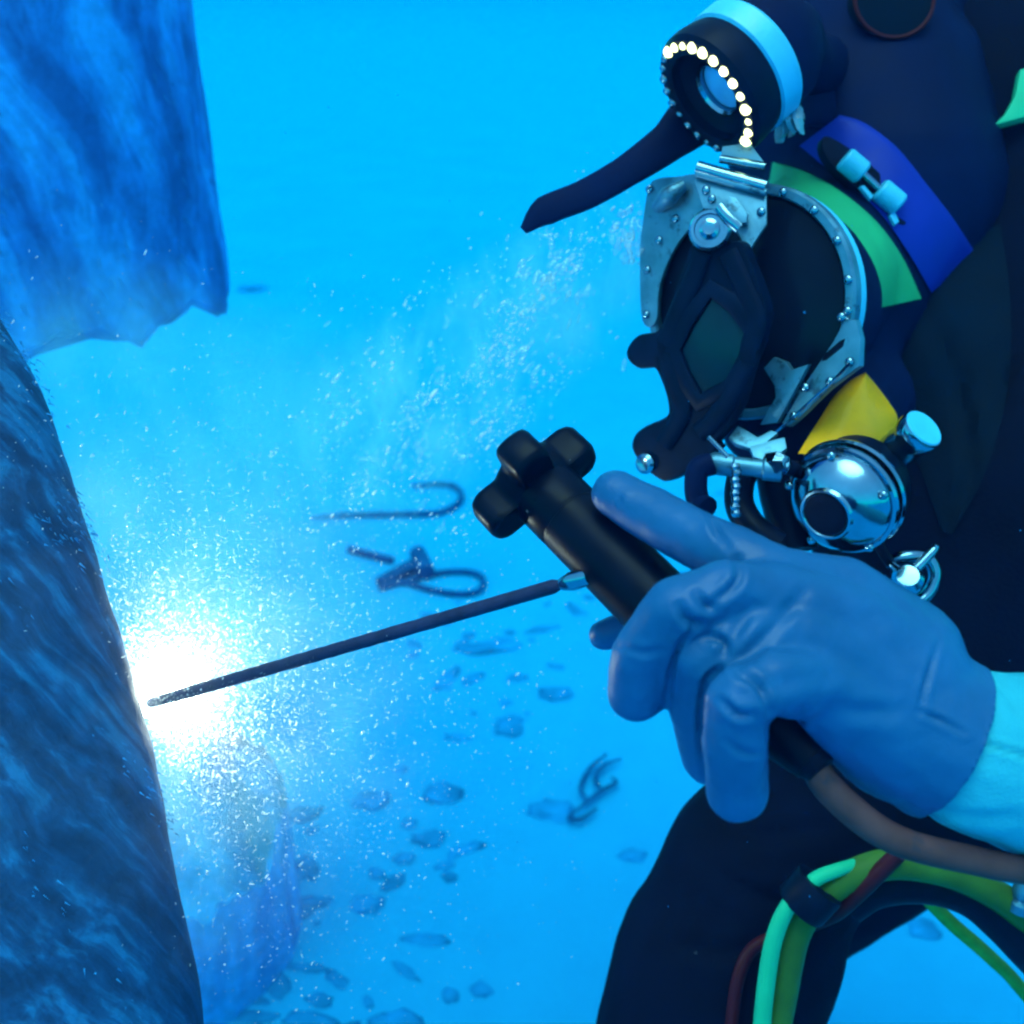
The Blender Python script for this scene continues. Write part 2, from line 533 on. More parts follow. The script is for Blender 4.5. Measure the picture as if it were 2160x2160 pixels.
M['hull'] = growth_metal('hull_growth', (0.002, 0.030, 0.090), (0.003, 0.050, 0.145), (0.006, 0.115, 0.28), (4.6, 4.6, 0.20), (0.0, R(-24), 0.0), 1.8)
M['growth'] = principled('pale_growth', (0.03, 0.22, 0.50), 0.9, var=0.5, vscale=30, spec=0.05)

def sand_mat():
    m, nt, out = mat_new('silt')
    N, L = nt.nodes, nt.links
    b = N.new('ShaderNodeBsdfPrincipled'); b.inputs['Roughness'].default_value = 0.95; b.inputs['Specular IOR Level'].default_value = 0.1
    L.new(b.outputs[0], out.inputs[0])
    geo = N.new('ShaderNodeNewGeometry')
    n1 = N.new('ShaderNodeTexNoise'); n1.inputs['Scale'].default_value = 1.3; n1.inputs['Detail'].default_value = 8
    n2 = N.new('ShaderNodeTexNoise'); n2.inputs['Scale'].default_value = 6.0; n2.inputs['Detail'].default_value = 8; n2.inputs['Roughness'].default_value = 0.7
    for n in (n1, n2): L.new(geo.outputs['Position'], n.inputs['Vector'])
    cr = N.new('ShaderNodeValToRGB'); e = cr.color_ramp.elements
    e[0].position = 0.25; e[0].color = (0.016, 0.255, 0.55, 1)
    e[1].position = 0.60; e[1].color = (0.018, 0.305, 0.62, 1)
    mx = N.new('ShaderNodeMath'); mx.operation = 'MULTIPLY_ADD'; mx.inputs[1].default_value = 0.5
    L.new(n1.outputs[0], mx.inputs[0])
    m2 = N.new('ShaderNodeMath'); m2.operation = 'MULTIPLY'; m2.inputs[1].default_value = 0.5
    L.new(n2.outputs[0], m2.inputs[0]); L.new(m2.outputs[0], mx.inputs[2])
    L.new(mx.outputs[0], cr.inputs[0]); L.new(cr.outputs[0], b.inputs['Base Color'])
    bp = N.new('ShaderNodeBump'); bp.inputs['Strength'].default_value = 0.5; bp.inputs['Distance'].default_value = 0.02
    L.new(n2.outputs[0], bp.inputs['Height']); L.new(bp.outputs[0], b.inputs['Normal'])
    return m
M['sand'] = sand_mat()

# ------------------------------------------------------------------ seabed
def seabed_h(x, y):
    return 0.05 * mnoise.noise(Vector((x * 0.35, y * 0.35, 1.3))) + 0.012 * mnoise.noise(Vector((x * 1.7, y * 1.7, 4.1)))
gx = np.concatenate([[-1500, -500, -150, -80, -40, -20, -12], np.linspace(-8, 8, 81), [12, 20, 40, 80, 150, 500, 1500]])
gy = np.concatenate([[-1500, -150, -60, -20, -8], np.linspace(-3, 13, 81), [18, 28, 50, 90, 150, 400, 800, 1500]])
sv = [(x, y, seabed_h(x, y)) for y in gy for x in gx]
nx = len(gx)
sf = [(j * nx + i, j * nx + i + 1, (j + 1) * nx + i + 1, (j + 1) * nx + i) for j in range(len(gy) - 1) for i in range(nx - 1)]
seabed = pydata('seabed', sv, sf, M['sand'], recenter=False)
tag(seabed, 'pale silty seabed fading away into blue water', kind='structure')

# ------------------------------------------------------------------ water (haze box)
def haze_box():
    m, nt, out = mat_new('sea_water')
    pv = nt.nodes.new('ShaderNodeVolumePrincipled')
    pv.inputs['Color'].default_value = (0.0, 0.009, 0.032, 1)
    pv.inputs['Absorption Color'].default_value = (0.0, 0.980, 0.993, 1)
    pv.inputs['Density'].default_value = 0.38
    pv.inputs['Anisotropy'].default_value = 0.0
    nt.links.new(pv.outputs[0], out.inputs['Volume'])
    x0, x1, y0, y1, z0, z1 = -1600, 1600, -1600, 1600, -1.2, CAM_H + 0.9
    v = [(x, y, z) for z in (z0, z1) for y in (y0, y1) for x in (x0, x1)]
    f = [(0, 2, 3, 1), (4, 5, 7, 6), (0, 1, 5, 4), (2, 6, 7, 3), (0, 4, 6, 2), (1, 3, 7, 5)]
    o = pydata('haze', v, f, m, smooth=False, recenter=False)
    tag(o, 'clear blue sea water filling the whole scene', 'water', kind='stuff')
haze_box()

# ------------------------------------------------------------------ rear pile
def strands(name, pts, dirs, lens, wid, mat, parent, centre=None):
    """small pointed growth tufts: 3-sided spikes"""
    verts = []; faces = []
    for p, d, l, w in zip(pts, dirs, lens, wid):
        d = Vector(d).normalized(); u = d.orthogonal().normalized(); q = d.cross(u)
        b = len(verts)
        for k in range(3):
            a = 2 * math.pi * k / 3 + random.random()
            verts.append(Vector(p) + (u * math.cos(a) + q * math.sin(a)) * w)
        verts.append(Vector(p) + d * l)
        faces += [(b, b + 1, b + 3), (b + 1, b + 2, b + 3), (b + 2, b, b + 3)]
    o = pydata(name, verts, faces, mat, parent, smooth=False)
    tag(o, kind='stuff')
    return o

def make_pile():
    r = 0.30
    edge_top = V(392, 0, 1.50)                     # right-hand limb of the pile runs (392,0) ... (655,2160)
    e2 = on_plane(655, 2160, edge_top, Vector((0, 1, 0)))
    ax = (edge_top - e2).normalized()
    c_top = edge_top - RIGHT * r
    cen = lambda z: c_top + ax * ((z - c_top.z) / ax.z)
    zcut = on_plane(400, 735, edge_top - Vector((0, r * .8, 0)), Vector((0, 1, 0))).z  # gap in the pile shaped in place of the bubble veil over its middle
    zst = on_plane(560, 1800, edge_top - Vector((0, r * .3, 0)), Vector((0, 1, 0))).z
    def column(root, name, z0, z1, rag0, rag1, mat, n=110, m=90):
        verts = []; faces = []
        for j in range(m + 1):
            t = j / m
            for k in range(n):
                a = 2 * math.pi * k / n
                ca, sa = math.cos(a), math.sin(a)
                lo = z0 + rag0 * (.6 * mnoise.noise(Vector((ca * 2.2, sa * 2.2, 3.3))) + .4 * mnoise.noise(Vector((ca * 9, sa * 9, 1.3))))
                hi = z1 + rag1 * (.6 * mnoise.noise(Vector((ca * 2.2, sa * 2.2, 8.3))) + .4 * mnoise.noise(Vector((ca * 9, sa * 9, 5.3))))
                z = lo + (hi - lo) * t
                c = cen(z)
                rr = r + 0.007 * mnoise.fractal(Vector((ca * 3, sa * 3, z * 2.0)), 1, 2, 4) + 0.003 * mnoise.noise(Vector((ca * 14, sa * 14, z * 7)))
                verts.append((c.x + rr * ca, c.y + rr * sa, z))
        for j in range(m):
            for k in range(n):
                k2 = (k + 1) % n
                faces.append((j * n + k, j * n + k2, (j + 1) * n + k2, (j + 1) * n + k))
        faces.append(tuple(m * n + k for k in range(n))); faces.append(tuple(range(n)))
        return pydata(name, verts, faces, mat, root)
    def algae(root, za, zb_, count, mat):
        P_, D_, L_, W_ = [], [], [], []
        for i in range(count):
            z = random.uniform(za, zb_); aa = random.uniform(R(-180), R(10))
            if mnoise.noise(Vector((math.cos(aa) * 4, math.sin(aa) * 4, z * 1.4))) < 0.05: continue
            nn = Vector((math.cos(aa), math.sin(aa), 0))
            P_.append(cen(z) + nn * (r - 0.002))
            D_.append(nn * 0.2 + Vector((0.35, 0, -1)) + Vector((random.gauss(0, .2), random.gauss(0, .2), 0)))
            L_.append(random.uniform(0.006, 0.03)); W_.append(random.uniform(0.0006, 0.0018))
        strands('algae', P_, D_, L_, W_, mat, root)
    root = empty('steel_pile', cen(zcut), 'wide round steel pile streaked with growth, ended raggedly where the bubble veil hides it', 'pile')
    zt = CAM_H + .75
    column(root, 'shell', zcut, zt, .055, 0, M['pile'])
    path = []
    for j in range(40):
        z = zcut + .1 + (zt - zcut - .1) * j / 39
        c = cen(z); aa = R(-112) + 0.05 * math.sin(z * 2)
        path.append((c.x + (r + 0.001) * math.cos(aa), c.y + (r + 0.001) * math.sin(aa), z))
    v, f = tube_geo(path, [0.012 + 0.004 * math.sin(i * 1.7) for i in range(40)], 10)
    pydata('seam', v, f, M['growth'], root, auto=60)
    algae(root, zcut + .05, zt, 2200, M['growth'])
    st = empty('pile_lower_part', cen(0), 'lower part of the round pile, pale with painted haze, standing on the seabed behind the lower hull', 'pile')
    column(st, 'shell', -.25, zst, 0, .12, M['stump'])
    algae(st, 0, zst - .05, 900, M['growth'])
make_pile()

# ------------------------------------------------------------------ near hull being welded
ARC = V(287, 1492, 0.865)
def make_hull():
    limb = [(-330, 250), (-150, 480), (0, 690), (75, 830), (140, 1000), (178, 1130), (226, 1300), (280, 1475), (325, 1650), (357, 1800), (392, 1980), (425, 2160), (470, 2420), (520, 2700)]
    dl = [0.90, .87, .85, .84, .83, .82, .815, .81, .80, .79, .78, .77, .76, .75]
    pts = [V(x, y, d) for (x, y), d in zip(limb, dl)]
    path = [Vector(p) for p in catmull(pts, 14)]
    root = empty('steel_hull', (path[-1].x - .3, path[-1].y, 0), 'dark rounded steel hull coated with algae, being welded at its edge', 'hull')
    n = 110
    verts = []; faces = []
    m = len(path)
    for i, p in enumerate(path):
        view = (p - CAMLOC).normalized()
        t = (path[min(i + 1, m - 1)] - path[max(i - 1, 0)]).normalized()
        side = t.cross(view).normalized()
        if side.x > 0: side = -side                     # towards the left, into the body
        back = view
        ww, bd = 0.42, 0.13
        c = p + side * (ww - .009)
        for k in range(n):
            a = 2 * math.pi * k / n
            # superellipse section: fairly flat front, rounded edge
            ca, sa = math.cos(a), math.sin(a)
            ex = 0.92
            q = c - side * (ww * math.copysign(abs(ca) ** ex, ca)) + back * (bd * math.copysign(abs(sa) ** ex, sa)) 
            nz = 0.005 * mnoise.fractal(q * 5, 1, 2, 3) + 0.0010 * mnoise.noise(q * 38)
            verts.append(q + (q - c).normalized() * (nz - 0.004))
    for i in range(m - 1):
        for k in range(n):
            k2 = (k + 1) % n
            faces.append((i * n + k, i * n + k2, (i + 1) * n + k2, (i + 1) * n + k))
    faces.append(tuple(range(n))); faces.append(tuple((m - 1) * n + k for k in range(n)))
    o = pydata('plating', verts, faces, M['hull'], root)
    me = o.data
    co = get_co(me) + np.array(WLOC[o.name]); no = get_no(me)
    # growth on the camera side: tufts, denser along slanting lines
    P_, D_, L_, W_ = [], [], [], []
    idx = np.arange(len(co)); 
    for i in rng.choice(idx, 30000):
        p = Vector(co[i]); nn = Vector(no[i])
        if nn.dot((CAMLOC - p).normalized()) < -0.25: continue
        px, py = topx(p)
        line = abs(((py - 1480) - (px) * 1.45) % 520 - 260)
        if mnoise.noise(p * 9) + 0.75 * math.exp(-(line / 40) ** 2) < 0.34: continue
        P_.append(p + Vector((random.gauss(0, .004), random.gauss(0, .004), random.gauss(0, .004))) - nn * .001)
        D_.append(nn * 0.25 + Vector((0.45, 0.0, -0.9)) + Vector((random.gauss(0, .3), random.gauss(0, .3), random.gauss(0, .2))))
        L_.append(random.uniform(0.0015, 0.007)); W_.append(random.uniform(0.0003, 0.0009))
    strands('algae', P_, D_, L_, W_, M['growth'], root)
    return root
make_hull()

# ------------------------------------------------------------------ diver
def C4(x, y):   # crop-4 notes -> photograph pixels
    return 960 + 0.6211 * x, 880 + 0.6211 * y

HANDLE_A = V(1150, 1040, 0.71)     # front end
HANDLE_B = V(1688, 1578, 0.592)    # cable end
HAX = (HANDLE_A - HANDLE_B).normalized()
person_base = Vector((0.38, 1.0, 0))
person = empty('person', person_base, 'diver in dark suit and blue rubber glove, leaning forward and holding the welding torch', 'person')

def make_person():
    P_ = V
    pel = P_(1990, 1600, 1.18); chest = P_(2090, 1080, 1.20); neck = P_(1960, 760, 1.19); head = P_(1850, 480, 1.24)
    hipn = P_(1800, 1640, 1.13); kneen = P_(1360, 2420, 1.10)
    hipf = P_(1960, 1680, 1.30); 
    ank = Vector((kneen.x + 0.28, kneen.y + 0.22, 0.14)); toe = Vector((ank.x - 0.12, ank.y - 0.10, 0.06))
    kneef = Vector((kneen.x + 0.10, kneen.y + 0.30, 0.55)); ankf = Vector((kneef.x + 0.12, kneef.y + 0.30, 0.12)); toef = Vector((ankf.x - .05, ankf.y - .15, .06))
    shn = P_(2420, 980, 1.10); elb = P_(2900, 1750, 0.86); wri = P_(2060, 1585, 0.60)
    shf = P_(1990, 1020, 1.36); elf = P_(1900, 1420, 1.40); haf = P_(1800, 1500, 1.25)
    caps = [(pel, .135, chest, .19), (pel, .13, hipn, .10), (hipn, .098, P_(1600, 1840, 1.10), .100), (P_(1600, 1840, 1.10), .100, P_(1520, 2060, 1.10), .108), (P_(1520, 2060, 1.10), .108, kneen, .085),
            (kneen, .078, ank, .055), (ank, .055, toe, .045), (pel, .13, hipf, .11), (hipf, .105, kneef, .075), (kneef, .075, ankf, .052), (ankf, .052, toef, .045),
            (chest, .17, neck, .12), (neck, .115, head, .12), (head, .13, P_(1960, 260, 1.36), .17), (chest, .16, shn, .10), (shn, .09, elb, .058), (elb, .055, wri, .032),
            (chest, .15, shf, .09), (shf, .085, elf, .06), (elf, .055, haf, .042), (chest, .18, P_(2200, 500, 1.28), .20), (P_(2200, 500, 1.28), .2, P_(2020, 180, 1.30), .14)]
    me = blob_mesh(caps, 0.011, 10)
    fbm_disp(me, 0.006, 9.0, 2.0, 3)
    crease(me, [([(1500, 1840), (1640, 1900), (1800, 1890)], 14, .006), ([(1400, 1990), (1540, 2010), (1700, 1970)], 14, .005), ([(1480, 1720), (1600, 1760), (1760, 1740)], 16, .006),
                ([(1900, 560), (2020, 800), (2050, 1080)], 14, .006), ([(2110, 520), (2120, 820), (1990, 1120)], 12, .006)])
    from mathutils.bvhtree import BVHTree
    BB = BVHTree.FromPolygons([tuple(v) for v in get_co(me)], [tuple(p.vertices) for p in me.polygons])
    link_mesh('body', me, M['suit'], person)
    A = [(1850, 640), (1845, 760), (1890, 880), (1945, 1000), (1985, 1120)]
    B = [(2110, 470), (2130, 620), (2128, 800), (2085, 980), (2010, 1128)]
    band('neck_skirt', [V(x, y, 1.1) for x, y in A], [V(x, y, 1.1) for x, y in B], .012, M['suit_panel'], person, bvh=BB, off=.004, across=12, k=8)

    # ---- glove (hand gripping the torch)
    g = []
    def chain(pp, rr):
        for (a, b), (ra, rb) in zip(zip(pp[:-1], pp[1:]), zip(rr[:-1], rr[1:])):
            g.append((a, ra, b, rb))
    # index finger stretched along the handle
    chain([P_(1298, 1042, .660), P_(1368, 1082, .648), P_(1457, 1132, .628), P_(1556, 1178, .607), P_(1640, 1225, .598)], [.0148, .0166, .0168, .0175, .0190])
    # middle, ring and little finger curled over it
    chain([P_(1345, 1458, .600), P_(1356, 1385, .588), P_(1425, 1285, .572), P_(1530, 1248, .572), P_(1640, 1262, .582)], [.0170, .0174, .0170, .0168, .0190])
    chain([P_(1496, 1600, .612), P_(1474, 1500, .596), P_(1486, 1392, .574), P_(1575, 1345, .568), P_(1680, 1345, .575)], [.0150, .0160, .0160, .0160, .0195])
    chain([P_(1556, 1668, .570), P_(1550, 1570, .552), P_(1558, 1475, .542), P_(1630, 1440, .548), P_(1720, 1440, .570)], [.0165, .0165, .0160, .0165, .0200])
    # thumb under the handle, its tip showing on the far side
    chain([P_(1272, 1340, .715), P_(1340, 1322, .712), P_(1450, 1330, .690), P_(1600, 1360, .650), P_(1760, 1420, .622)], [.0100, .0125, .0140, .0170, .0240])
    # back of the hand and wrist
    chain([P_(1640, 1225, .598), P_(1770, 1262, .606), P_(1900, 1390, .612)], [.0185, .0235, .0350])
    chain([P_(1640, 1262, .582), P_(1780, 1330, .595), P_(1900, 1450, .606)], [.0190, .0280, .0400])
    chain([P_(1680, 1345, .575), P_(1800, 1410, .590), P_(1900, 1490, .604)], [.0195, .0280, .0410])
    chain([P_(1720, 1440, .570), P_(1810, 1500, .588), P_(1900, 1540, .604)], [.0200, .0290, .0400])
    chain([P_(1700, 1300, .600), P_(1780, 1420, .605)], [.0200, .0280])
    chain([P_(1890, 1490, .606), P_(1993, 1562, .606), P_(2120, 1615, .606)], [.0430, .0462, .0490])
    me = blob_mesh(g, 0.0021, 9, 0.5)
    hemA = V(2071, 1400, .606); hemB = V(1914, 1722, .606)
    hd = (hemB - hemA).normalized(); hn = hd.cross(FWD).normalized()
    if hn.dot(RIGHT) < 0: hn = -hn
    cut(me, (hemA + hemB) / 2, hn)
    c4 = lambda L_: [C4(x, y) for x, y in L_]
    crease(me, [
        (c4([(955, 480), (965, 540), (930, 590), (860, 640)]), 9, .0022),
        (c4([(820, 600), (850, 640), (880, 650)]), 9, .0028),
        (c4([(760, 640), (790, 690), (830, 700)]), 9, .0030),
        (c4([(860, 745), (905, 760), (920, 800)]), 9, .0030),
        (c4([(960, 870), (1030, 910), (1065, 990)]), 9, .0030),
        (c4([(900, 960), (960, 1010), (1010, 1010)]), 8, .0028),
        (c4([(1010, 640), (960, 720), (900, 810)]), 12, .0016),
        (c4([(1180, 600), (1060, 740), (960, 850)]), 13, .0016),
        (c4([(1180, 1000), (1160, 1050), (1180, 1100)]), 10, .0035),
        (c4([(930, 450), (860, 330)]), 8, .0012), (c4([(890, 420), (870, 340)]), 7, .0010),
        (c4([(1640, 765), (1600, 900), (1575, 1000)]), 6, .0016),
        (c4([(1575, 1000), (1650, 1030), (1730, 1075)]), 6, .0018),
        (c4([(1280, 1000), (1420, 1000), (1540, 1010)]), 16, .0012),
        (c4([(1270, 880), (1120, 900), (1000, 940)]), 18, .0010),
        (c4([(920, 1100), (980, 1140), (1040, 1140)]), 7, .0012),
        (c4([(560, 780), (640, 800), (700, 790)]), 7, .0010),
        (c4([(560, 270), (560, 300)]), 5, .0010),
        (c4([(905, 850), (850, 900), (832, 1050), (850, 1220)]), 6, .0025),
        (c4([(830, 690), (770, 760), (738, 850), (722, 960)]), 6, .0025),
        (c4([(1065, 1040), (1068, 1150), (1050, 1260)]), 6, .0010),
    ])
    fbm_disp(me, 0.0007, 60.0, 5.0, 3)
    gl = link_mesh('glove', me, M['glove'], person)
    gl['label'] = 'blue rubber glove gripping the torch'
    # ---- sleeve
    sl = [(P_(1960, 1545, .606), .0400, P_(2060, 1585, .606), .0440), (P_(2060, 1585, .606), .0450, P_(2170, 1610, .612), .0500), (P_(2170, 1610, .612), .0500, P_(2500, 1680, .72), .060), (P_(2500, 1680, .72), .060, elb, .066)]
    me = blob_mesh(sl, 0.003, 8)
    crease(me, [(c4([(1720, 1085), (1800, 1110), (1932, 1150), (2040, 1190)]), 6, .0022), ([(2090, 1425), (2130, 1470), (2150, 1520)], 10, .0015), ([(1960, 1700), (2060, 1730), (2150, 1720)], 12, .0012)])
    fbm_disp(me, 0.0012, 40.0, 9.0, 3)
    s = link_mesh('sleeve', me, M['sleeve'], person)
    s['label'] = 'turquoise fabric sleeve of the forearm'
    # light green corner of the vest at the shoulder
    pl = [(2096, 264), (2122, 238), (2142, 200), (2152, 146), (2230, 120), (2240, 235), (2160, 247)]
    plate('vest_panel', pl, V(2140, 210, 1.11), D(-.1, .15, 1), .012, M['mint'], person, bevel=.002)
make_person()

# ------------------------------------------------------------------ helmet
def make_helmet():
    root = empty('diving_helmet', V(1800, 760, 1.05), 'diving helmet with metal faceplate ring, flip-up welding visor, ring headlamp and chrome regulator', 'helmet')
    c2 = lambda x, y: (1250 + .4141 * x, 300 + .4141 * y)
    c1 = lambda x, y: (1060 + .5694 * x, .5694 * y)
    c3 = lambda x, y: (1250 + .471 * x, 700 + .471 * y)
    nf = D(-.66, -.10, .74)
    C = V(1576, 640, .95)
    # ---- dark shell behind everything
    cap = [(V(1770, 560, 1.16), .112, V(1850, 420, 1.19), .13), (V(1800, 250, 1.24), .148, V(1760, 120, 1.28), .132), (V(1850, 420, 1.19), .135, V(1800, 250, 1.24), .148),
           (V(1760, 120, 1.28), .132, V(1950, -60, 1.34), .17), (V(1720, 730, 1.09), .075, V(1770, 560, 1.16), .11), (C - nf * .075, .080, V(1720, 560, 1.13), .095), (V(1600, 900, 1.0), .035, V(1730, 925, 1.01), .05), (V(1730, 925, 1.01), .05, V(1800, 850, 1.08), .06)]
    me = blob_mesh(cap, .007, 10)
    from mathutils.bvhtree import BVHTree
    SB = BVHTree.FromPolygons([tuple(v) for v in get_co(me)], [tuple(p.vertices) for p in me.polygons])
    link_mesh('shell', me, M['hood'], root)
    # ---- faceplate ring (flange + rim)
    ring = lathe('faceplate_ring', [(.091, -.006), (.091, .004), (.0925, .006), (.0985, .006), (.1005, .003), (.1005, -.006)], C, nf, M['steel'], root, n=72)
    lathe('rim', [(.0985, -.0055), (.0995, -.008), (.0995, -.018), (.094, -.020)], C, nf, M['white_metal'], ring, n=72)
    lathe('faceplate_glass', [(0, .011), (.035, .010), (.065, .006), (.088, .000), (.092, -.004)], C, nf, M['glass_dark'], root, n=64)
    lathe('helmet_collar', [(.094, -.019), (.095, -.024), (.090, -.06), (.078, -.10)], C, nf, M['hood'], root, n=64)
    u = (UP - nf * UP.dot(nf)).normalized(); w = u.cross(nf)
    bv, bf = lathe_geo([(.0038, 0), (.0038, .0014), (.0030, .0028), (0, .0034)], (0, 0, 0), nf, 12)
    bme = bpy.data.meshes.new('bolt'); bme.from_pydata([tuple(v) for v in bv], [], bf); bme.materials.append(M['chrome'])
    bme.polygons.foreach_set('use_smooth', [True] * len(bme.polygons))
    for i in range(18):
        a = 2 * math.pi * (i + .3) / 18
        link_mesh('bolt', bme, None, ring, centre=C + nf * .006 + (u * math.cos(a) + w * math.sin(a)) * .0955, recenter=False)
    # inner pale mouthpiece seen through the lower part of the ring
    cut_px = [c2(870, 1150), c2(920, 1095), c2(985, 1120), c2(1010, 1160), c2(1100, 1130), c2(1010, 1300), c2(940, 1430), c2(850, 1440), c2(930, 1300), c2(925, 1240)]
    plate('nose_block', cut_px, C + nf * .018, nf, .006, M['steel'], root, bevel=.0015)
    # long slotted latch along the lower right of the ring
    lt = [c2(1285, 900), c2(1340, 905), c2(1365, 1000), c2(1360, 1140), c2(1200, 1260), c2(1060, 1400), c2(1000, 1450), c2(960, 1430), c2(1080, 1230), c2(1220, 1020)]
    latch = plate('latch', lt, C + nf * .012, nf, .008, M['steel'], root, bevel=.002)
    plate('slot', [c2(1285, 1000), c2(1275, 1040), c2(1190, 1110), c2(1165, 1115), c2(1180, 1080), c2(1260, 1010)], C + nf * .0125, nf, .003, M['rubber'], latch, bevel=.0004)
    for x, y in ((1300, 860), (1270, 890), (1310, 1120), (1210, 1220), (1085, 1250), (1025, 1395)):
        link_mesh('bolt', bme, None, latch, centre=on_plane(*c2(x, y), C + nf * .013, nf), recenter=False)
    tube('lanyard', [on_plane(*c2(1310, 1125), C + nf * .018, nf), on_plane(*c2(1215, 1225), C + nf * .02, nf), on_plane(*c2(1120, 1310), C + nf * .017, nf), on_plane(*c2(1025, 1398), C + nf * .02, nf), on_plane(*c2(930, 1480), C + nf * .018, nf)], .0012, M['chrome'], latch, n=6)

    # ---- hinge bracket at the top
    nb = D(-.30, .12, .95)
    PB = V(1545, 430, .905)
    brk = plate('hinge_bracket', [c2(525, 165), c2(560, 150), c2(885, 245), c2(888, 415), c2(850, 470), c2(790, 565), c2(745, 470), c2(640, 350), c2(560, 335), c2(520, 210)], PB, nb, .004, M['steel'], root, bevel=.0012)
    tube('hinge_pin', [on_plane(*c2(535, 130), PB + nb * .003, nb), on_plane(*c2(885, 228), PB + nb * .003, nb)], .0058, M['chrome'], brk, n=16, curve=False)
    tube('hinge_pin', [on_plane(*c2(530, 160), PB + nb * .003, nb), on_plane(*c2(884, 258), PB + nb * .003, nb)], .0035, M['steel'], brk, n=12, curve=False)
    plate('hinge_leaf', [c2(660, 20), c2(800, 0), c2(880, 110), c2(870, 130), c2(650, 90)], PB - nb * .002, nb, .005, M['steel'], brk, bevel=.0012)
    tube('hinge_pin', [on_plane(*c2(650, 85), PB + nb * .001, nb), on_plane(*c2(880, 125), PB + nb * .001, nb)], .0035, M['chrome'], brk, n=12, curve=False)
    # left shoulder plate that carries the exhaust
    plate('side_plate', [c2(285, 230), c2(330, 185), c2(430, 175), c2(530, 165), c2(575, 240), c2(575, 345), c2(510, 420), c2(430, 520), c2(370, 640), c2(335, 760), c2(325, 905), c2(275, 940), c2(245, 860), c2(240, 560), c2(255, 400)],
          C + nf * .0125, nf, .004, M['steel'], root, bevel=.001, smooth_px=4)
    for x, y in ((280, 650), (425, 390), (340, 500), (275, 880), (292, 240)):
        link_mesh('bolt', bme, None, ring, centre=on_plane(*c2(x, y), C + nf * .0125, nf), recenter=False)
    for x, y in ((610, 290), (860, 355), (580, 245), (740, 340)):
        link_mesh('bolt', bme, None, brk, centre=on_plane(*c2(x, y), PB, nb), recenter=False)
    tube('handle_bar', [on_plane(*c2(330, 330), C + nf * .016, nf), on_plane(*c2(390, 275), C + nf * .024, nf), on_plane(*c2(470, 215), C + nf * .018, nf)], [.006, .009, .005], M['steel'], root, n=12)
    # ---- visor: thick black cross-shaped frame hanging from the pivot
    nv = D(-.58, -.14, .80)
    PV = C + nf * .062
    vis_px = [c2(505, 520), c2(620, 545), c2(740, 500), c2(790, 590), c2(860, 760), c2(880, 880), c2(850, 1010), c2(800, 1150), c2(750, 1330), c2(680, 1450), c2(620, 1530),
              c3(560, 520), c3(470, 590), c3(345, 668), c3(280, 650), c3(215, 590), c3(175, 520), c3(190, 460), c3(240, 420), c3(320, 385), c3(340, 350), c3(325, 270), c3(290, 180), c3(265, 160),
              c3(210, 165), c3(165, 135), c3(150, 90), c3(175, 40), c3(215, 10), c2(330, 960), c2(375, 870), c2(430, 720), c2(470, 620)]
    vis = plate('welding_visor', vis_px, PV, nv, .016, M['visor'], root, bevel=.002, smooth_px=3)
    win = [c2(610, 800), c2(700, 870), c2(775, 975), c2(745, 1090), c2(680, 1210), c2(560, 1275), c2(500, 1170), c2(460, 1060), c2(520, 940)]
    plate('visor_window', win, PV + nv * .0012, nv, .004, M['glass_green'], vis, bevel=.0006)
    def ringframe(name, px, w0, w1, h, mat, par):
        pts = [on_plane(x, y, PV, nv) for x, y in px]
        c = sum(pts, Vector()) / len(pts)
        vv = []; ff = []; m = len(pts)
        for p in pts:
            d = (p - c).normalized()
            vv += [p + d * w0 - nv * .001, p + d * w0 + nv * h, p + d * (w0 + .002) + nv * (h + .0012), p + d * (w1 - .002) + nv * (h + .0012), p + d * w1 + nv * h, p + d * w1 - nv * .001]
        for i in range(m):
            for k in range(5):
                j = (i + 1) % m
                ff.append((i * 6 + k, i * 6 + k + 1, j * 6 + k + 1, j * 6 + k))
        return pydata(name, vv, ff, mat, par, auto=40)
    ringframe('window_frame', win, .001, .016, .0035, M['visor'], vis)
    # bars of the visor, raised
    for nm, pp, r0 in (('visor_bar', [c2(560, 560), c2(500, 720), c2(420, 900), c2(370, 1030)], .0085), ('visor_bar', [c2(690, 560), c2(770, 740), c2(830, 900), c2(800, 1050)], .0085),
                   ('visor_bar', [c2(370, 1080), c2(420, 1250), c2(450, 1380), c2(360, 1540)], .0085), ('visor_bar', [c2(780, 1120), c2(700, 1290), c2(610, 1420), c2(540, 1480)], .0085)):
        tube(nm, [on_plane(x, y, PV + nv * .002, nv) for x, y in pp], r0, M['visor'], vis, n=12, flat=.45, flat_dir=nv)
    lp = on_plane(*c3(240, 590), PV + nv * .001, nv)
    lathe('stud', [(.009, -.002), (.009, .003), (.006, .005), (.003, .004), (0, .0045)], lp, nv, M['chrome'], vis, n=16)
    # pivot boss
    bp = on_plane(*c2(600, 450), PV + nv * .006, nv)
    bos = lathe('pivot_boss', [(.0165, -.012), (.0170, .004), (.0150, .0075), (.0125, .0075), (.0118, .0045), (.0085, .0045), (.0080, .0085), (.0050, .0100), (0, .0090)], bp, D(-.30, -.05, .95), M['chrome'], vis, n=36)
    tube('link_arm', [on_plane(*c2(640, 330), PV + nv * .009, nv), on_plane(*c2(690, 390), PV + nv * .009, nv), on_plane(*c2(745, 440), PV + nv * .007, nv)], .0045, M['chrome'], vis, n=10, flat=.6, flat_dir=nv)
    plate('link_plate', [c2(690, 270), c2(730, 280), c2(790, 360), c2(785, 410), c2(740, 410), c2(680, 350)], PB + nb * .010, nb, .007, M['steel'], brk, bevel=.002)

    # ---- bands round the hood
    gi = [c1(985, 690), c1(1060, 722), c1(1150, 780), c1(1255, 880), c1(1330, 1030), c1(1372, 1146)]
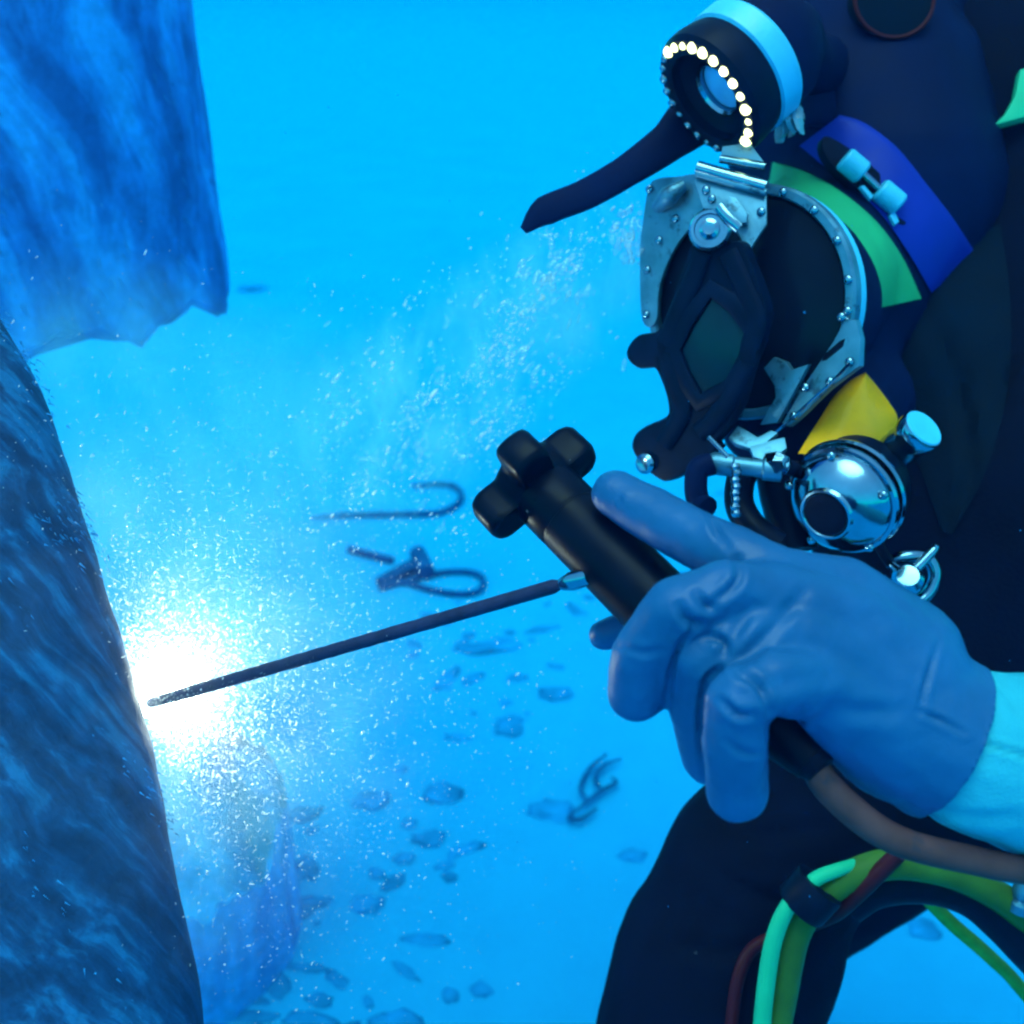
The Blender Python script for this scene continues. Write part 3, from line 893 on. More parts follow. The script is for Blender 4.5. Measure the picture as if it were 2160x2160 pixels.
    go = [c1(1000, 600), c1(1110, 632), c1(1240, 700), c1(1380, 815), c1(1480, 950), c1(1553, 1106)]
    gd = [1.000, 1.000, 1.004, 1.010, 1.018, 1.026]
    band('green_band', [V(x, y, d) for (x, y), d in zip(gi, gd)], [V(x, y, d + .022) for (x, y), d in zip(go, gd)], .035, M['green'], root, bulge=.004, bvh=SB, across=10, k=8)
    bi = [c1(1100, 540), c1(1190, 615), c1(1300, 700), c1(1400, 790), c1(1500, 930), c1(1590, 1085)]
    bo = [c1(1250, 425), c1(1340, 455), c1(1460, 545), c1(1570, 680), c1(1670, 810), c1(1757, 945)]
    bd = [1.040, 1.038, 1.038, 1.042, 1.048, 1.056]
    bl = band('blue_band', [V(x, y, d) for (x, y), d in zip(bi, bd)], [V(x, y, d + .028) for (x, y), d in zip(bo, bd)], .035, M['blue'], root, bulge=.004, bvh=SB, across=10, k=8)
    ns = D(.25, .2, .95)
    hs = SB.ray_cast(CAMLOC, (V(1826, 385, 1) - CAMLOC).normalized())[0]
    PS = hs + (CAMLOC - hs).normalized() * .016
    plate('slot', [c1(1185, 520), c1(1215, 505), c1(1330, 580), c1(1440, 680), c1(1500, 770), c1(1505, 820), c1(1470, 830), c1(1390, 760), c1(1270, 660), c1(1200, 580)], PS, ns, .010, M['rubber'], bl, bevel=.002, smooth_px=3)
    for a, b, r0 in (((1265, 585), (1335, 645), .0116), ((1395, 700), (1470, 762), .0116)):
        A = on_plane(*c1(*a), PS + ns * .008, ns); B = on_plane(*c1(*b), PS + ns * .008, ns)
        lathe('buckle_roller', [(0, 0), (r0 * .85, 0), (r0, .002), (r0, (B - A).length - .002), (r0 * .85, (B - A).length), (0, (B - A).length)], A, B - A, M['white_metal'], bl, n=24)
    A = on_plane(*c1(1330, 640), PS + ns * .006, ns); B = on_plane(*c1(1400, 705), PS + ns * .006, ns)
    tube('buckle_pin', [A, B], .004, M['chrome'], bl, n=10, curve=False)
    plate('buckle_tab', [c1(1325, 690), c1(1340, 685), c1(1375, 725), c1(1365, 738)], PS + ns * .007, ns, .004, M['white_metal'], bl, bevel=.0006)
    plate('buckle_tab', [c1(1435, 795), c1(1455, 785), c1(1470, 820), c1(1455, 832)], PS + ns * .007, ns, .004, M['white_metal'], bl, bevel=.0006)
    # pale edge strip between ring and green band
    wi = [c1(1010, 765), c1(1080, 800), c1(1150, 860), c1(1230, 960), c1(1300, 1090)]
    wo = [c1(1020, 735), c1(1110, 770), c1(1200, 830), c1(1275, 930), c1(1340, 1080)]
    band('edge_strip', [V(x, y, .998) for x, y in wi], [V(x, y, 1.000) for x, y in wo], .012, M['white_metal'], root, bulge=.002, bvh=SB, off=.008)

    # ---- red tail lens on the shell
    rp = SB.ray_cast(CAMLOC, (V(1886, 30, 1) - CAMLOC).normalized())[0]
    rp = rp + (CAMLOC - rp).normalized() * .014 + UP * .016
    tube('lens_ring', [rp + (RIGHT * math.cos(t) + UP * math.sin(t)) * .0395 for t in np.linspace(0, 2 * math.pi, 25)], 0.0024, M['red'], root, n=8, k=2)
    lathe('tail_lens', [(.0390, -.04), (.0390, .001), (.022, .004), (0, .005)], rp, -FWD, M['suit_panel'], root, n=32)

    # ---- dark strap tail sweeping to the left
    st = [(1104, 486, .955), (1150, 445, .955), (1235, 410, .958), (1320, 362, .962), (1410, 300, .97), (1490, 235, .99), (1600, 190, 1.04), (1740, 180, 1.12)]
    o = tube('strap', [V(*p) for p in st], [.004, .0135, .0140, .0145, .018, .028, .040, .05], M['hood'], root, n=16, flat=.32, flat_dir=D(.15, .2, 1))

    # ---- headlamp
    nl = D(-.70, -.62, .15)
    CL = V(1494, 205, .915)
    lamp = lathe('headlamp', [(.0385, -.012), (.0400, .002), (.0455, .0040), (.0530, .0030), (.0565, -.002), (.0570, -.010), (.0555, -.022), (.0535, -.030)], CL, nl, M['visor'], root, n=64)
    lathe('lamp_band', [(.0535, -.029), (.0562, -.031), (.0566, -.050), (.0545, -.053)], CL, nl, M['white_metal'], lamp, n=64)
    lathe('lamp_body', [(.0545, -.052), (.052, -.075), (.040, -.095), (.02, -.105), (0, -.106)], CL, nl, M['hood'], lamp, n=48)
    lathe('reflector', [(.0388, -.006), (.033, -.012), (.0255, -.018), (.0235, -.016)], CL, nl, M['visor'], lamp, n=48)
    lathe('lens_ring', [(.0245, -.020), (.0250, -.012), (.0230, -.009), (.0212, -.012), (.0212, -.020)], CL, nl, M['chrome'], lamp, n=48)
    lathe('lens', [(0, -.011), (.010, -.012), (.0205, -.016), (.0215, -.020)], CL, nl, M['lens'], lamp, n=40)
    ul = (UP - nl * UP.dot(nl)).normalized(); wl_ = ul.cross(nl)
    lv, lf = lathe_geo([(.0038, -.001), (.0038, .0005), (.0030, .0024), (0, .0034)], (0, 0, 0), nl, 10)
    led_on = bpy.data.meshes.new('led'); led_on.from_pydata([tuple(v) for v in lv], [], lf); led_on.materials.append(M['led_on'])
    led_off = led_on.copy(); led_off.materials.clear(); led_off.materials.append(M['chrome'])
    for m_ in (led_on, led_off): m_.polygons.foreach_set('use_smooth', [True] * len(m_.polygons))
    nled = 26
    for i in range(nled):
        a = 2 * math.pi * i / nled
        p = CL + nl * .0035 + (ul * math.cos(a) + wl_ * math.sin(a)) * .0490
        x, y = topx(p)
        off = ((x - 1494) * -.763 + (y - 205) * .646) > 14
        lo_ = link_mesh('led', led_off if off else led_on, None, lamp, centre=p, recenter=False)
        lo_.scale = (random.uniform(.75, 1.3),) * 3
    # crumpled clear tape behind the lamp
    bm = bmesh.new()
    for k in range(4):
        path = [V(1640 + 14 * k, 300 - 10 * k, .935), V(1655 + 10 * k, 255, .93 - .004 * k), V(1668 + 6 * k, 200 + 10 * k, .935), V(1690 - 5 * k, 140 + 25 * k, .94)]
        v, f = tube_geo(catmull(path, 8), [.004, .010, .008, .011, .006, .003], 7, flat=.25, flat_dir=D(.6, .1, .7))
        vv = [bm.verts.new(Vector(q) + Vector((mnoise.noise(Vector(q) * 90), mnoise.noise(Vector(q) * 90 + Vector((5, 5, 5))), mnoise.noise(Vector(q) * 90 + Vector((9, 1, 5))))) * .006) for q in v]
        for fc in f: bm.faces.new([vv[i] for i in fc])
    bm_obj('tape', bm, M['plastic'], lamp, auto=30)

    # ---- yellow shell piece over the regulator
    ya = [c3(1222, 182), c3(1160, 215), c3(1085, 285), c3(1030, 370), c3(975, 455), c3(920, 545)]
    yb = [c3(1222, 182), c3(1275, 245), c3(1330, 320), c3(1365, 385), c3(1350, 480), c3(1310, 570)]
    band('yellow_shell', [V(x, y, d) for (x, y), d in zip(ya, [.985, .965, .945, .935, .925, .915])], [V(x, y, d) for (x, y), d in zip(yb, [.985, .985, .98, .975, .965, .955])], .01, M['yellow'], root, bulge=.028, across=10)

    # ---- regulator
    nr = D(-.64, -.40, .65)
    CR = V(1768, 1062, .885)
    reg = lathe('regulator', [(0, .0225), (.018, .0222), (.0195, .0238), (.0212, .0235), (.0225, .0205), (.030, .0165), (.0390, .007), (.0425, .001), (.0430, -.003), (.041, -.005)], CR, nr, M['chrome'], root, n=64)
    lathe('purge_button', [(0, .0228), (.008, .0238), (.0175, .0226), (.0185, .019)], CR + nr * .0008, nr, M['rubber'], reg, n=32)
    for h, r0 in ((-.008, .0470), (-.019, .0480)):
        lathe('clamp_ring', [(r0 - .006, h - .004), (r0 - .001, h - .0035), (r0, h), (r0 - .001, h + .0035), (r0 - .006, h + .004)], CR, nr, M['chrome'], reg, n=64)
    lathe('regulator_body', [(.0415, -.004), (.0425, -.012), (.0435, -.024), (.042, -.045), (.03, -.065), (0, -.07)], CR, nr, M['rubber'], reg, n=48)
    rb = reg
    u2 = nr.orthogonal().normalized(); w2 = nr.cross(u2)
    for i in range(5):
        a = 2 * math.pi * (i + .4) / 5
        link_mesh('bolt', bme, None, reg, centre=CR + nr * .0035 + (u2 * math.cos(a) + w2 * math.sin(a)) * .0425, recenter=False)
    # adjusting knob
    KA = V(1925, 930, .905); KB = V(1948, 905, .868)
    ka = (KB - KA).normalized()
    kl = (KB - KA).length
    prof = [(0, -.004), (.010, -.004), (.0155, 0)] + [(.0155 + (.0008 if i % 2 else 0), .003 + i * .0022) for i in range(int((kl - .006) / .0022))] + [(.0185, kl - .002), (.0180, kl), (0, kl + .0012)]
    # axis leaning up and to the right, cap towards the viewer
    ka = D(.42, .52, .74)
    kn = lathe('adjusting_knob', [(0, -.002), (.013, -.002), (.0150, .001), (.0158, .006), (.0152, .010), (.0160, .015), (.0155, .020), (.0165, .024), (.0182, .028), (.0182, .036), (.0172, .038), (0, .0385)], V(1880, 960, .90), ka, M['chrome'], reg, n=40)
    lathe('knob_cap', [(.0168, .0379), (.0160, .0392), (0, .0398)], V(1880, 960, .90), ka, M['white_metal'], kn, n=40)
    tube('stem', [V(1835, 1000, .90), V(1858, 980, .90), V(1885, 958, .90)], [.006, .007, .0055], M['chrome'], reg, n=14)
    # ---- clutter of brackets left of the regulator
    lk = lathe('side_valve', [(0, -.03), (.008, -.03), (.0095, -.027), (.0095, -.012), (.0075, -.010), (.0075, .012), (.0095, .014), (.0095, .028), (0, .03)], V(1575, 985, .90), D(1, -.12, .2), M['steel'], root, n=24)
    lathe('valve_nut', [(0, .014), (.006, .012), (.0105, .006), (.0105, -.006), (.006, -.012), (0, -.014)], V(1635, 980, .895), D(.6, .1, .8), M['chrome'], lk, n=6)
    for pp in ([c3(610, 470), c3(650, 420), c3(690, 440), c3(740, 470), c3(800, 440), c3(830, 450), c3(760, 510), c3(700, 520), c3(640, 500)], [c3(700, 510), c3(860, 470), c3(870, 520), c3(790, 580), c3(720, 560)]):
        plate('bracket', pp, V(1580, 930, .915), D(-.2, .5, .85), .005, M['steel'], root, bevel=.0012)
    tube('pin', [V(*c3(520, 470), .875), V(*c3(605, 560), .87)], .0020, M['chrome'], lk, n=8, curve=False)
    # knurled rod hanging from the valve
    for i in range(8):
        p = V(1551 + (i % 2) * 2, 985 + i * 14, .885)
        lathe('bead', [(0, -.0035), (.003, -.003), (.0042, 0), (.003, .003), (0, .0035)], p, UP, M['chrome'], lk, n=10)
    tube('bar', [V(*c3(535, 590), .90), V(*c3(475, 615), .90), V(*c3(462, 690), .90), V(*c3(475, 760), .90), V(*c3(515, 790), .89)], .0095, M['hood'], lk, n=12)
    tube('hose', [V(*c3(690, 600), .93), V(*c3(660, 680), .93), V(*c3(660, 780), .925), V(*c3(720, 880), .915), V(*c3(830, 960), .91)], .0125, M['rubber'], root, n=14)
    tube('chin_strap', [V(*c3(820, 600), .95), V(*c3(850, 720), .95), V(*c3(880, 840), .945), V(*c3(900, 980), .94)], [.018, .02, .02, .02], M['rubber'], root, n=14)
    # ---- clip at lower right of the regulator
    pth = [V(1868, 1190, .93), V(1905, 1175, .925), V(1955, 1178, .925), V(1972, 1215, .925), V(1955, 1255, .925), V(1920, 1275, .925), V(1885, 1262, .925), V(1872, 1230, .925)]
    clip = tube('clip', pth, .0055, M['chrome'], root, n=12)
    lathe('clip_swivel', [(0, -.012), (.009, -.010), (.012, -.004), (.010, .002), (.013, .006), (.009, .012), (0, .013)], V(1915, 1225, .915), D(-.3, .4, .85), M['chrome'], clip, n=18)
    tube('clip_gate', [V(1880, 1190, .92), V(1915, 1210, .912), V(1965, 1165, .92), V(1975, 1150, .92)], [.003, .005, .004, .003], M['chrome'], clip, n=10)
    tube('clip_cord', [V(1880, 1190, .925), V(1862, 1165, .925), V(1840, 1120, .935)], .0045, M['rubber'], clip, n=10)
    tube('pipe', [V(1630, 982, .897), V(1680, 990, .905), V(1740, 1010, .93)], .007, M['rubber'], lk, n=12)
    tube('lamp_mount', [CL - nl * .07, CL - nl * .10, V(1690, 130, 1.05), V(1740, 150, 1.15)], [.02, .022, .03, .035], M['hood'], lamp, n=14)
make_helmet()

# ------------------------------------------------------------------ torch, electrode, arc
def make_torch():
    root = empty('welding_torch', HANDLE_B, 'black underwater welding torch with lobed clamp knob, held in the blue glove', 'torch')
    L = (HANDLE_A - HANDLE_B).length
    lathe('handle', [(0, -.01), (.012, -.01), (.0145, 0), (.0185, .02), (.0225, .05), (.0232, L * .5), (.0232, L - .030), (.0226, L - .029), (.0226, L - .0275)], HANDLE_B, HAX, M['torch'], root, n=48)
    hd = lathe('head', [(.0226, L - .0280), (.0232, L - .0268), (.0235, L - .005), (.0225, L + .004), (.018, L + .006), (0, L + .006)], HANDLE_B, HAX, M['torch'], root, n=48)
    # four-lobed knob
    u = (UP - HAX * UP.dot(HAX)).normalized(); w = HAX.cross(u)
    c0 = HANDLE_B + HAX * (L + .012)
    prof = []
    nseg = 96
    bm = bmesh.new()
    rows = []
    rot = R(38)
    for h, s in ((-.014, .90), (-.012, .97), (-.009, 1.0), (.008, 1.0), (.011, .97), (.013, .90)):
        row = []
        for k in range(nseg):
            a = 2 * math.pi * k / nseg
            lob = math.cos(4 * (a - rot))
            sm = 1 / (1 + math.exp(-5.0 * (lob - .05)))
            r = (.0245 + .0195 * sm) * s
            row.append(bm.verts.new(c0 + HAX * h + (u * math.cos(a) + w * math.sin(a)) * r))
        rows.append(row)
    for A, B in zip(rows[:-1], rows[1:]):
        for k in range(nseg):
            bm.faces.new((A[k], A[(k + 1) % nseg], B[(k + 1) % nseg], B[k]))
    bm.faces.new(rows[0][::-1]); bm.faces.new(rows[-1])
    bmesh.ops.recalc_face_normals(bm, faces=bm.faces)
    kn = bm_obj('clamp_knob', bm, M['torch'], root, auto=40)
    # collet where the electrode goes in
    E0 = V(1206, 1226, .672)
    ed = (ARC - E0).normalized()
    lathe('collet', [(0, -.012), (.0055, -.012), (.0060, 0), (.0045, .006), (.0035, .008), (0, .008)], E0, ed, M['chrome'], root, n=20)
    # cable boot and cable
    lathe('cable_boot', [(.0138, .002), (.0125, -.006), (.0100, -.014), (.0086, -.016), (0, -.017)], HANDLE_B, HAX, M['rubber'], root, n=28)
    cp = [HANDLE_B + HAX * .01, V(1752, 1655, .585), V(1800, 1712, .585), V(1860, 1756, .585), V(1930, 1786, .585), V(2040, 1812, .59), V(2170, 1836, .60), V(2400, 1850, .64), V(2700, 2000, .75)]
    tube('cable', [V(1705, 1595, .590), V(1742, 1655, .586)] + cp[2:], [.0078, .0082, .0084, .0084, .0080, .0078, .0078, .0078, .0078], M['cable'], root, n=16, k=10)
    # electrode
    el = empty('welding_electrode', ARC, 'long thin grey welding electrode running from the torch to the bright arc', 'electrode')
    n = 60
    path = [E0 + (ARC - ed * .004 - E0) * (i / (n - 1)) for i in range(n)]
    rad = []
    for i in range(n):
        t = i / (n - 1)
        r0 = .0046 if t > .03 else .0025
        r0 += .00035 * mnoise.noise(Vector((t * 60, 0, 0)))
        if t > .96: r0 *= 1 - (t - .96) * 6
        rad.append(r0)
    v, f = tube_geo(path, rad, 12)
    pydata('rod', v, f, M['electrode'], el, auto=50)
make_torch()

def make_arc():
    root = empty('welding_arc', ARC, 'blinding white welding arc at the tip of the electrode against the hull', 'arc')
    bm = bmesh.new()
    bmesh.ops.create_icosphere(bm, subdivisions=3, radius=1.0)
    for v in bm.verts:
        q = v.co.copy()
        s = 1 + .35 * mnoise.noise(q * 2.2)
        v.co = ARC + D(.35, .25, 0) * .010 + (RIGHT * q.x * .019 + UP * q.y * .013 + FWD * q.z * .012) * s
    bm_obj('arc_core', bm, M['arc'], root)
    ld = bpy.data.lights.new('arc_light', 'POINT')
    ld.energy = 2.6; ld.color = (1.0, .80, .66); ld.shadow_soft_size = .012
    lo = bpy.data.objects.new('arc_light', ld); COL.objects.link(lo)
    lo.parent = root
    lo.location = D(.80, .35, -.5) * .030
make_arc()

# ------------------------------------------------------------------ bubbles
ICO = None
def bubbles(name, cs, rs, mat, label, sub=1, stretch=None, cat='bubbles'):
    bm = bmesh.new()
    if sub == 0:
        vs8 = [bm.verts.new(q) for q in ((1, 0, 0), (-1, 0, 0), (0, 1, 0), (0, -1, 0), (0, 0, 1), (0, 0, -1))]
        for q in ((0, 2, 4), (2, 1, 4), (1, 3, 4), (3, 0, 4), (2, 0, 5), (1, 2, 5), (3, 1, 5), (0, 3, 5)): bm.faces.new([vs8[i] for i in q])
        bm.verts.index_update()
    else:
        bmesh.ops.create_icosphere(bm, subdivisions=sub, radius=1.0)
    bv = np.array([v.co[:] for v in bm.verts]); bf = np.array([[v.index for v in f.verts] for f in bm.faces]); bm.free()
    n = len(cs); nv = len(bv); nfc = len(bf)
    cs = np.array(cs); rs = np.array(rs)
    shape = rng.uniform(.75, 1.25, (n, 1, 3))
    v = bv[None] * rs[:, None, None] * shape
    if stretch is not None:
        s = np.array(stretch)                       # per bubble elongation vector
        v = v + (v @ s[:, :, None] if False else (v * s[:, None, :]).sum(2, keepdims=True) * s[:, None, :] / np.maximum((s ** 2).sum(1), 1e-9)[:, None, None] * 2.2 * np.clip(np.sqrt((s ** 2).sum(1)), 0, 1)[:, None, None])
    v = (v + cs[:, None, :]).reshape(-1, 3)
    f = (bf[None] + (np.arange(n) * nv)[:, None, None]).reshape(-1, 3)
    me = bpy.data.meshes.new(name)
    me.vertices.add(len(v)); me.vertices.foreach_set('co', v.astype(np.float32).ravel())
    me.loops.add(len(f) * 3); me.polygons.add(len(f))
    me.loops.foreach_set('vertex_index', f.astype(np.int32).ravel())
    me.polygons.foreach_set('loop_start', np.arange(0, len(f) * 3, 3, dtype=np.int32))
    me.polygons.foreach_set('loop_total', np.full(len(f), 3, dtype=np.int32))
    me.update(calc_edges=True)
    o = link_mesh(name, me, mat)
    tag(o, label, cat, kind='stuff')
    return o

def make_bubbles():
    a0 = np.array(ARC); R_, U_, F_ = (np.array(x) for x in (RIGHT, UP, FWD))
    # fizz around the arc: a fan to the right of the hull, thinning outwards
    def fan(n, scale, dmax, rmin, rexp, flat=.25):
        cs, rs, st = [], [], []
        while len(cs) < n:
            d = rng.gamma(1.7, scale)
            if d > dmax: continue
            th = rng.uniform(-2.1, 2.2)
            x, y = math.cos(th) * d * 1.12, math.sin(th) * d
            z = rng.normal(0, 0.02 + flat * d)
            if x + (0.30 if y < 0 else .36) * y < -0.002: continue
            p = a0 + R_ * (x + .004) + U_ * (y + .010) + F_ * z
            cs.append(p); rs.append(rmin + rng.exponential(rexp))
            st.append((R_ * rng.normal(.6, .5) + U_ * rng.normal(.6, .5)) * (1.0 if rng.random() < .3 else .05))
        return cs, rs, st
    cs, rs, st = fan(26000, .060, .36, .00013, .00015)
    bubbles('weld_bubbles', cs, rs, M['fizz'], 'cloud of tiny glowing bubbles fizzing round the welding arc', 1, st)
    # exhaled bubbles drifting from the helmet
    path = np.array(catmull([V(1330, 480, 1.02), V(1230, 570, 1.05), V(1110, 680, 1.08), V(1000, 790, 1.10), V(900, 880, 1.12), V(830, 950, 1.15), V(700, 1000, 1.2)], 20))
    cs, rs, st = [], [], []
    while len(cs) < 3200:
        t = rng.random() ** .8
        c = path[int(t * (len(path) - 1))]
        sp = 0.026 + .042 * t
        g = rng.normal(0, 1, 3)
        p = c + R_ * g[0] * sp * 1.0 + U_ * g[1] * sp + F_ * g[2] * sp
        q = Vector((p @ (R_ * .7 - U_ * .7) * 2.2, p @ (R_ * .7 + U_ * .7), p @ F_))
        if mnoise.fractal(q * 13, 1, 2, 4) < rng.uniform(.12, .5): continue
        cs.append(p); rs.append(0.00015 + rng.exponential(.00024)); st.append((R_ * .7 + U_ * .8) * rng.choice([.1, .8]))
    bubbles('exhaled_fizz', cs, rs, M['mist'], 'fine exhaled bubbles streaming away from the helmet in wisps', 1, st)
    cs, rs, st = [], [], []
    while len(cs) < 480:
        t = rng.random() ** 1.3
        c = path[int(t * (len(path) - 1))]
        sp = 0.018 + .035 * t
        g = rng.normal(0, 1, 3)
        p = c + R_ * g[0] * sp + U_ * g[1] * sp + F_ * g[2] * sp
        if mnoise.noise(Vector(p) * 16) < .05: continue
        cs.append(p); rs.append(min(.0026, 0.0006 + rng.exponential(.0010))); st.append((R_ * rng.normal(.6, .3) + U_ * rng.normal(.9, .4)) * rng.choice([.2, 1.0]))
    bubbles('exhaled_bubbles', cs, rs, M['bubble'], 'larger clear air bubbles in the stream leaving the helmet', 2, st)
make_bubbles()

def cloud(name, caps, dens, scale, thr, label, centre=None, rad=None, power=1.0, col=(.95, .98, 1.0), stretch=(1, 1, 1), voxel=.03):
    """a mist of bubbles too fine to tell apart: uneven scattering volume inside a rounded body"""
    me = blob_mesh(caps, voxel, 6)
    m, nt, out = mat_new(name)
    N, L = nt.nodes, nt.links
    geo = N.new('ShaderNodeNewGeometry')
    mp = N.new('ShaderNodeMapping'); mp.inputs['Scale'].default_value = stretch; mp.inputs['Rotation'].default_value = (0, R(40), 0)
    L.new(geo.outputs['Position'], mp.inputs['Vector'])
    nz = N.new('ShaderNodeTexNoise'); nz.inputs['Scale'].default_value = scale; nz.inputs['Detail'].default_value = 2.5; nz.inputs['Roughness'].default_value = .62
    nz.inputs['Distortion'].default_value = .6
    L.new(mp.outputs[0], nz.inputs['Vector'])
    mr = N.new('ShaderNodeMapRange'); mr.inputs[1].default_value = thr; mr.inputs[2].default_value = thr + .26; mr.inputs[3].default_value = 0; mr.inputs[4].default_value = dens
    L.new(nz.outputs[0], mr.inputs[0])
    val = mr.outputs[0]
    tot = None
    for c, r0, pw in (centre or []):
        d = N.new('ShaderNodeVectorMath'); d.operation = 'DISTANCE'; d.inputs[1].default_value = tuple(c)
        L.new(geo.outputs['Position'], d.inputs[0])
        f = N.new('ShaderNodeMapRange'); f.interpolation_type = 'SMOOTHSTEP'; f.inputs[1].default_value = 0; f.inputs[2].default_value = r0 * .97; f.inputs[3].default_value = 1; f.inputs[4].default_value = 0
        L.new(d.outputs['Value'], f.inputs[0])
        p = N.new('ShaderNodeMath'); p.operation = 'POWER'; p.inputs[1].default_value = pw
        L.new(f.outputs[0], p.inputs[0])
        if tot is None: tot = p.outputs[0]
        else:
            k = N.new('ShaderNodeMath'); k.operation = 'MAXIMUM'
            L.new(tot, k.inputs[0]); L.new(p.outputs[0], k.inputs[1]); tot = k.outputs[0]
    if tot is not None:
        k = N.new('ShaderNodeMath'); k.operation = 'MULTIPLY'
        L.new(val, k.inputs[0]); L.new(tot, k.inputs[1]); val = k.outputs[0]
    pv = N.new('ShaderNodeVolumePrincipled'); pv.inputs['Color'].default_value = (*col, 1); pv.inputs['Absorption Color'].default_value = (.25, 1, 1, 1); pv.inputs['Anisotropy'].default_value = .2
    L.new(val, pv.inputs['Density']); L.new(pv.outputs[0], out.inputs['Volume'])
    o = link_mesh(name, me, m)
    tag(o, label, 'bubbles', kind='stuff')

def make_clouds():
    c = ARC + RIGHT * .03
    cloud('weld_mist', [(c, .31, c + RIGHT * .02, .31)], 1.6, 18, .42, 'pale glowing mist of gas bubbles spreading from the welding arc', [(ARC + RIGHT * .02, .29, 1.0)], col=(1, .92, .92))
    rise = [V(230, 1060, 1.02), V(370, 960, 1.06), V(500, 900, 1.12), V(480, 1120, 1.10), V(520, 1330, 1.08), V(560, 1560, 1.06), V(430, 1700, 1.02), V(660, 900, 1.16), V(250, 800, 1.06)]
    rr = .155
    cloud('rising_mist', [(a_, rr, b_, rr) for a_, b_ in zip(rise[:-1], rise[1:])], 6.5, 9, .42, 'veil of fine bubbles rising between the hull and the round pile', [(q, rr, .8) for q in rise], stretch=(1.0, 1.0, .6), col=(.25, .80, 1))
    ex = [V(1320, 470, 1.06), V(1240, 560, 1.07), V(1140, 650, 1.09), V(1030, 740, 1.11), V(920, 830, 1.14), V(810, 910, 1.17)]
    er = [.065, .078, .092, .105, .115, .125]
    cloud('exhaled_mist', [(a_, r_, b_, q_) for a_, r_, b_, q_ in zip(ex[:-1], er[:-1], ex[1:], er[1:])], 64.0, 21, .50, 'cloudy stream of exhaled air drifting down from the helmet', [(q, r_, .8) for q, r_ in zip(ex, er)],
          stretch=(1.0, 1.0, .45), voxel=.02, col=(.25, .80, 1))
make_clouds()

def make_specks():
    cs, rs = [], []
    for i in range(420):
        d = rng.uniform(.55, 3.0)
        p = np.array(V(rng.uniform(-50, 2200), rng.uniform(-50, 2200), d))
        if p[2] < .05: continue
        cs.append(p); rs.append(rng.uniform(.0002, .0007) * (0.5 + d * .5))
    bubbles('drifting_silt', cs, rs, M['stone'], 'scattered specks of silt drifting in the open water', 1, None, 'silt')
make_specks()

# ------------------------------------------------------------------ hoses in front of the leg
def c5(x, y): return 1200 + .4969 * x, 1500 + .4969 * y
def make_hoses():
    h = empty('umbilical_hose', V(1620, 2160, .98), 'thick green air hose arching over the thigh, taped with a black band', 'hose')
    pg = [(840, 1700, .97), (870, 1400, .97), (905, 1200, .97), (955, 960, .965), (1030, 830, .96), (1160, 720, .955), (1360, 650, .95), (1600, 680, .955), (1800, 770, .96), (1960, 890, .97), (2200, 1100, 1.0)]
    tube('hose', [V(*c5(x, y), d) for x, y, d in pg], .0135, M['hose_green'], h, n=18, k=10)
    pm = [(800, 1700, .955), (815, 1400, .955), (835, 1180, .955), (868, 980, .952), (930, 830, .948), (1040, 720, .945), (1140, 675, .945), (1260, 640, .955)]
    m = tube('hose', [V(*c5(x, y), d) for x, y, d in pm], [.0078, .0078, .0078, .0074, .0068, .006, .005], M['mint'], h, n=14, k=10)
    m['label'] = 'pale mint green small hose'
    tp = [(975, 825), (1000, 785), (1030, 750)]
    pa = V(*c5(985, 825), .957); pb = V(*c5(1050, 755), .953)
    lathe('tape', [(.012, -.003), (.0225, -.002), (.0235, 0), (.0235, .024), (.0225, .026), (.012, .027)], pa, pb - pa, M['rubber'], h, n=28)
    b = empty('red_hose', V(1545, 2160, 1.0), 'thin dark red hose running under the green hoses', 'hose')
    pr = [(660, 1600, .985), (690, 1330, .985), (720, 1130, .985), (790, 1000, .99), (960, 930, .99), (1120, 860, .965), (1260, 740, .945), (1400, 605, .93)]
    tube('hose', [V(*c5(x, y), d) for x, y, d in pr], [.006, .006, .006, .006, .006, .008, .008, .007], M['red'], b, n=12, k=8)
    lathe('end_bead', [(0, -.004), (.004, -.002), (.0045, 0), (.004, .002), (0, .004)], V(*c5(1395, 585), .925), FWD, M['white_metal'], b, n=12)
    k = empty('black_hose', V(2160, 2050, 1.0), 'black hose following the green hose along its underside', 'hose')
    pk = [(1180, 820, .99), (1300, 745, .985), (1480, 725, .98), (1680, 765, .98), (1850, 880, .985), (2000, 1010, 1.0), (2200, 1200, 1.03)]
    tube('hose', [V(*c5(x, y), d) for x, y, d in pk], [.018, .019, .019, .021, .026, .030], M['rubber'], k, n=16, k=8)
    lathe('fitting', [(0, -.02), (.009, -.02), (.011, -.012), (.009, -.008), (.011, 0), (.009, .012), (0, .014)], V(2163, 1880, .95), D(.3, 1, .2), M['steel'], k, n=16)
    y = empty('yellow_rope', V(2160, 2090, 1.05), 'thin yellow green rope hanging below the black hose', 'rope')
    tube('strand', [V(1955, 1895, 1.02), V(2010, 1950, 1.03), V(2090, 2020, 1.05), V(2170, 2105, 1.08), V(2400, 2400, 1.15)], .0068, M['rope'], y, n=10, k=10)
make_hoses()

# ------------------------------------------------------------------ things lying on the seabed
def ground(px, py, lift=0.0):
    p = on_plane(px, py, Vector((0, 0, 0)), Vector((0, 0, 1)))
    for _ in range(4):
        p = on_plane(px, py, Vector((0, 0, seabed_h(p.x, p.y) + lift)), Vector((0, 0, 1)))
    return p

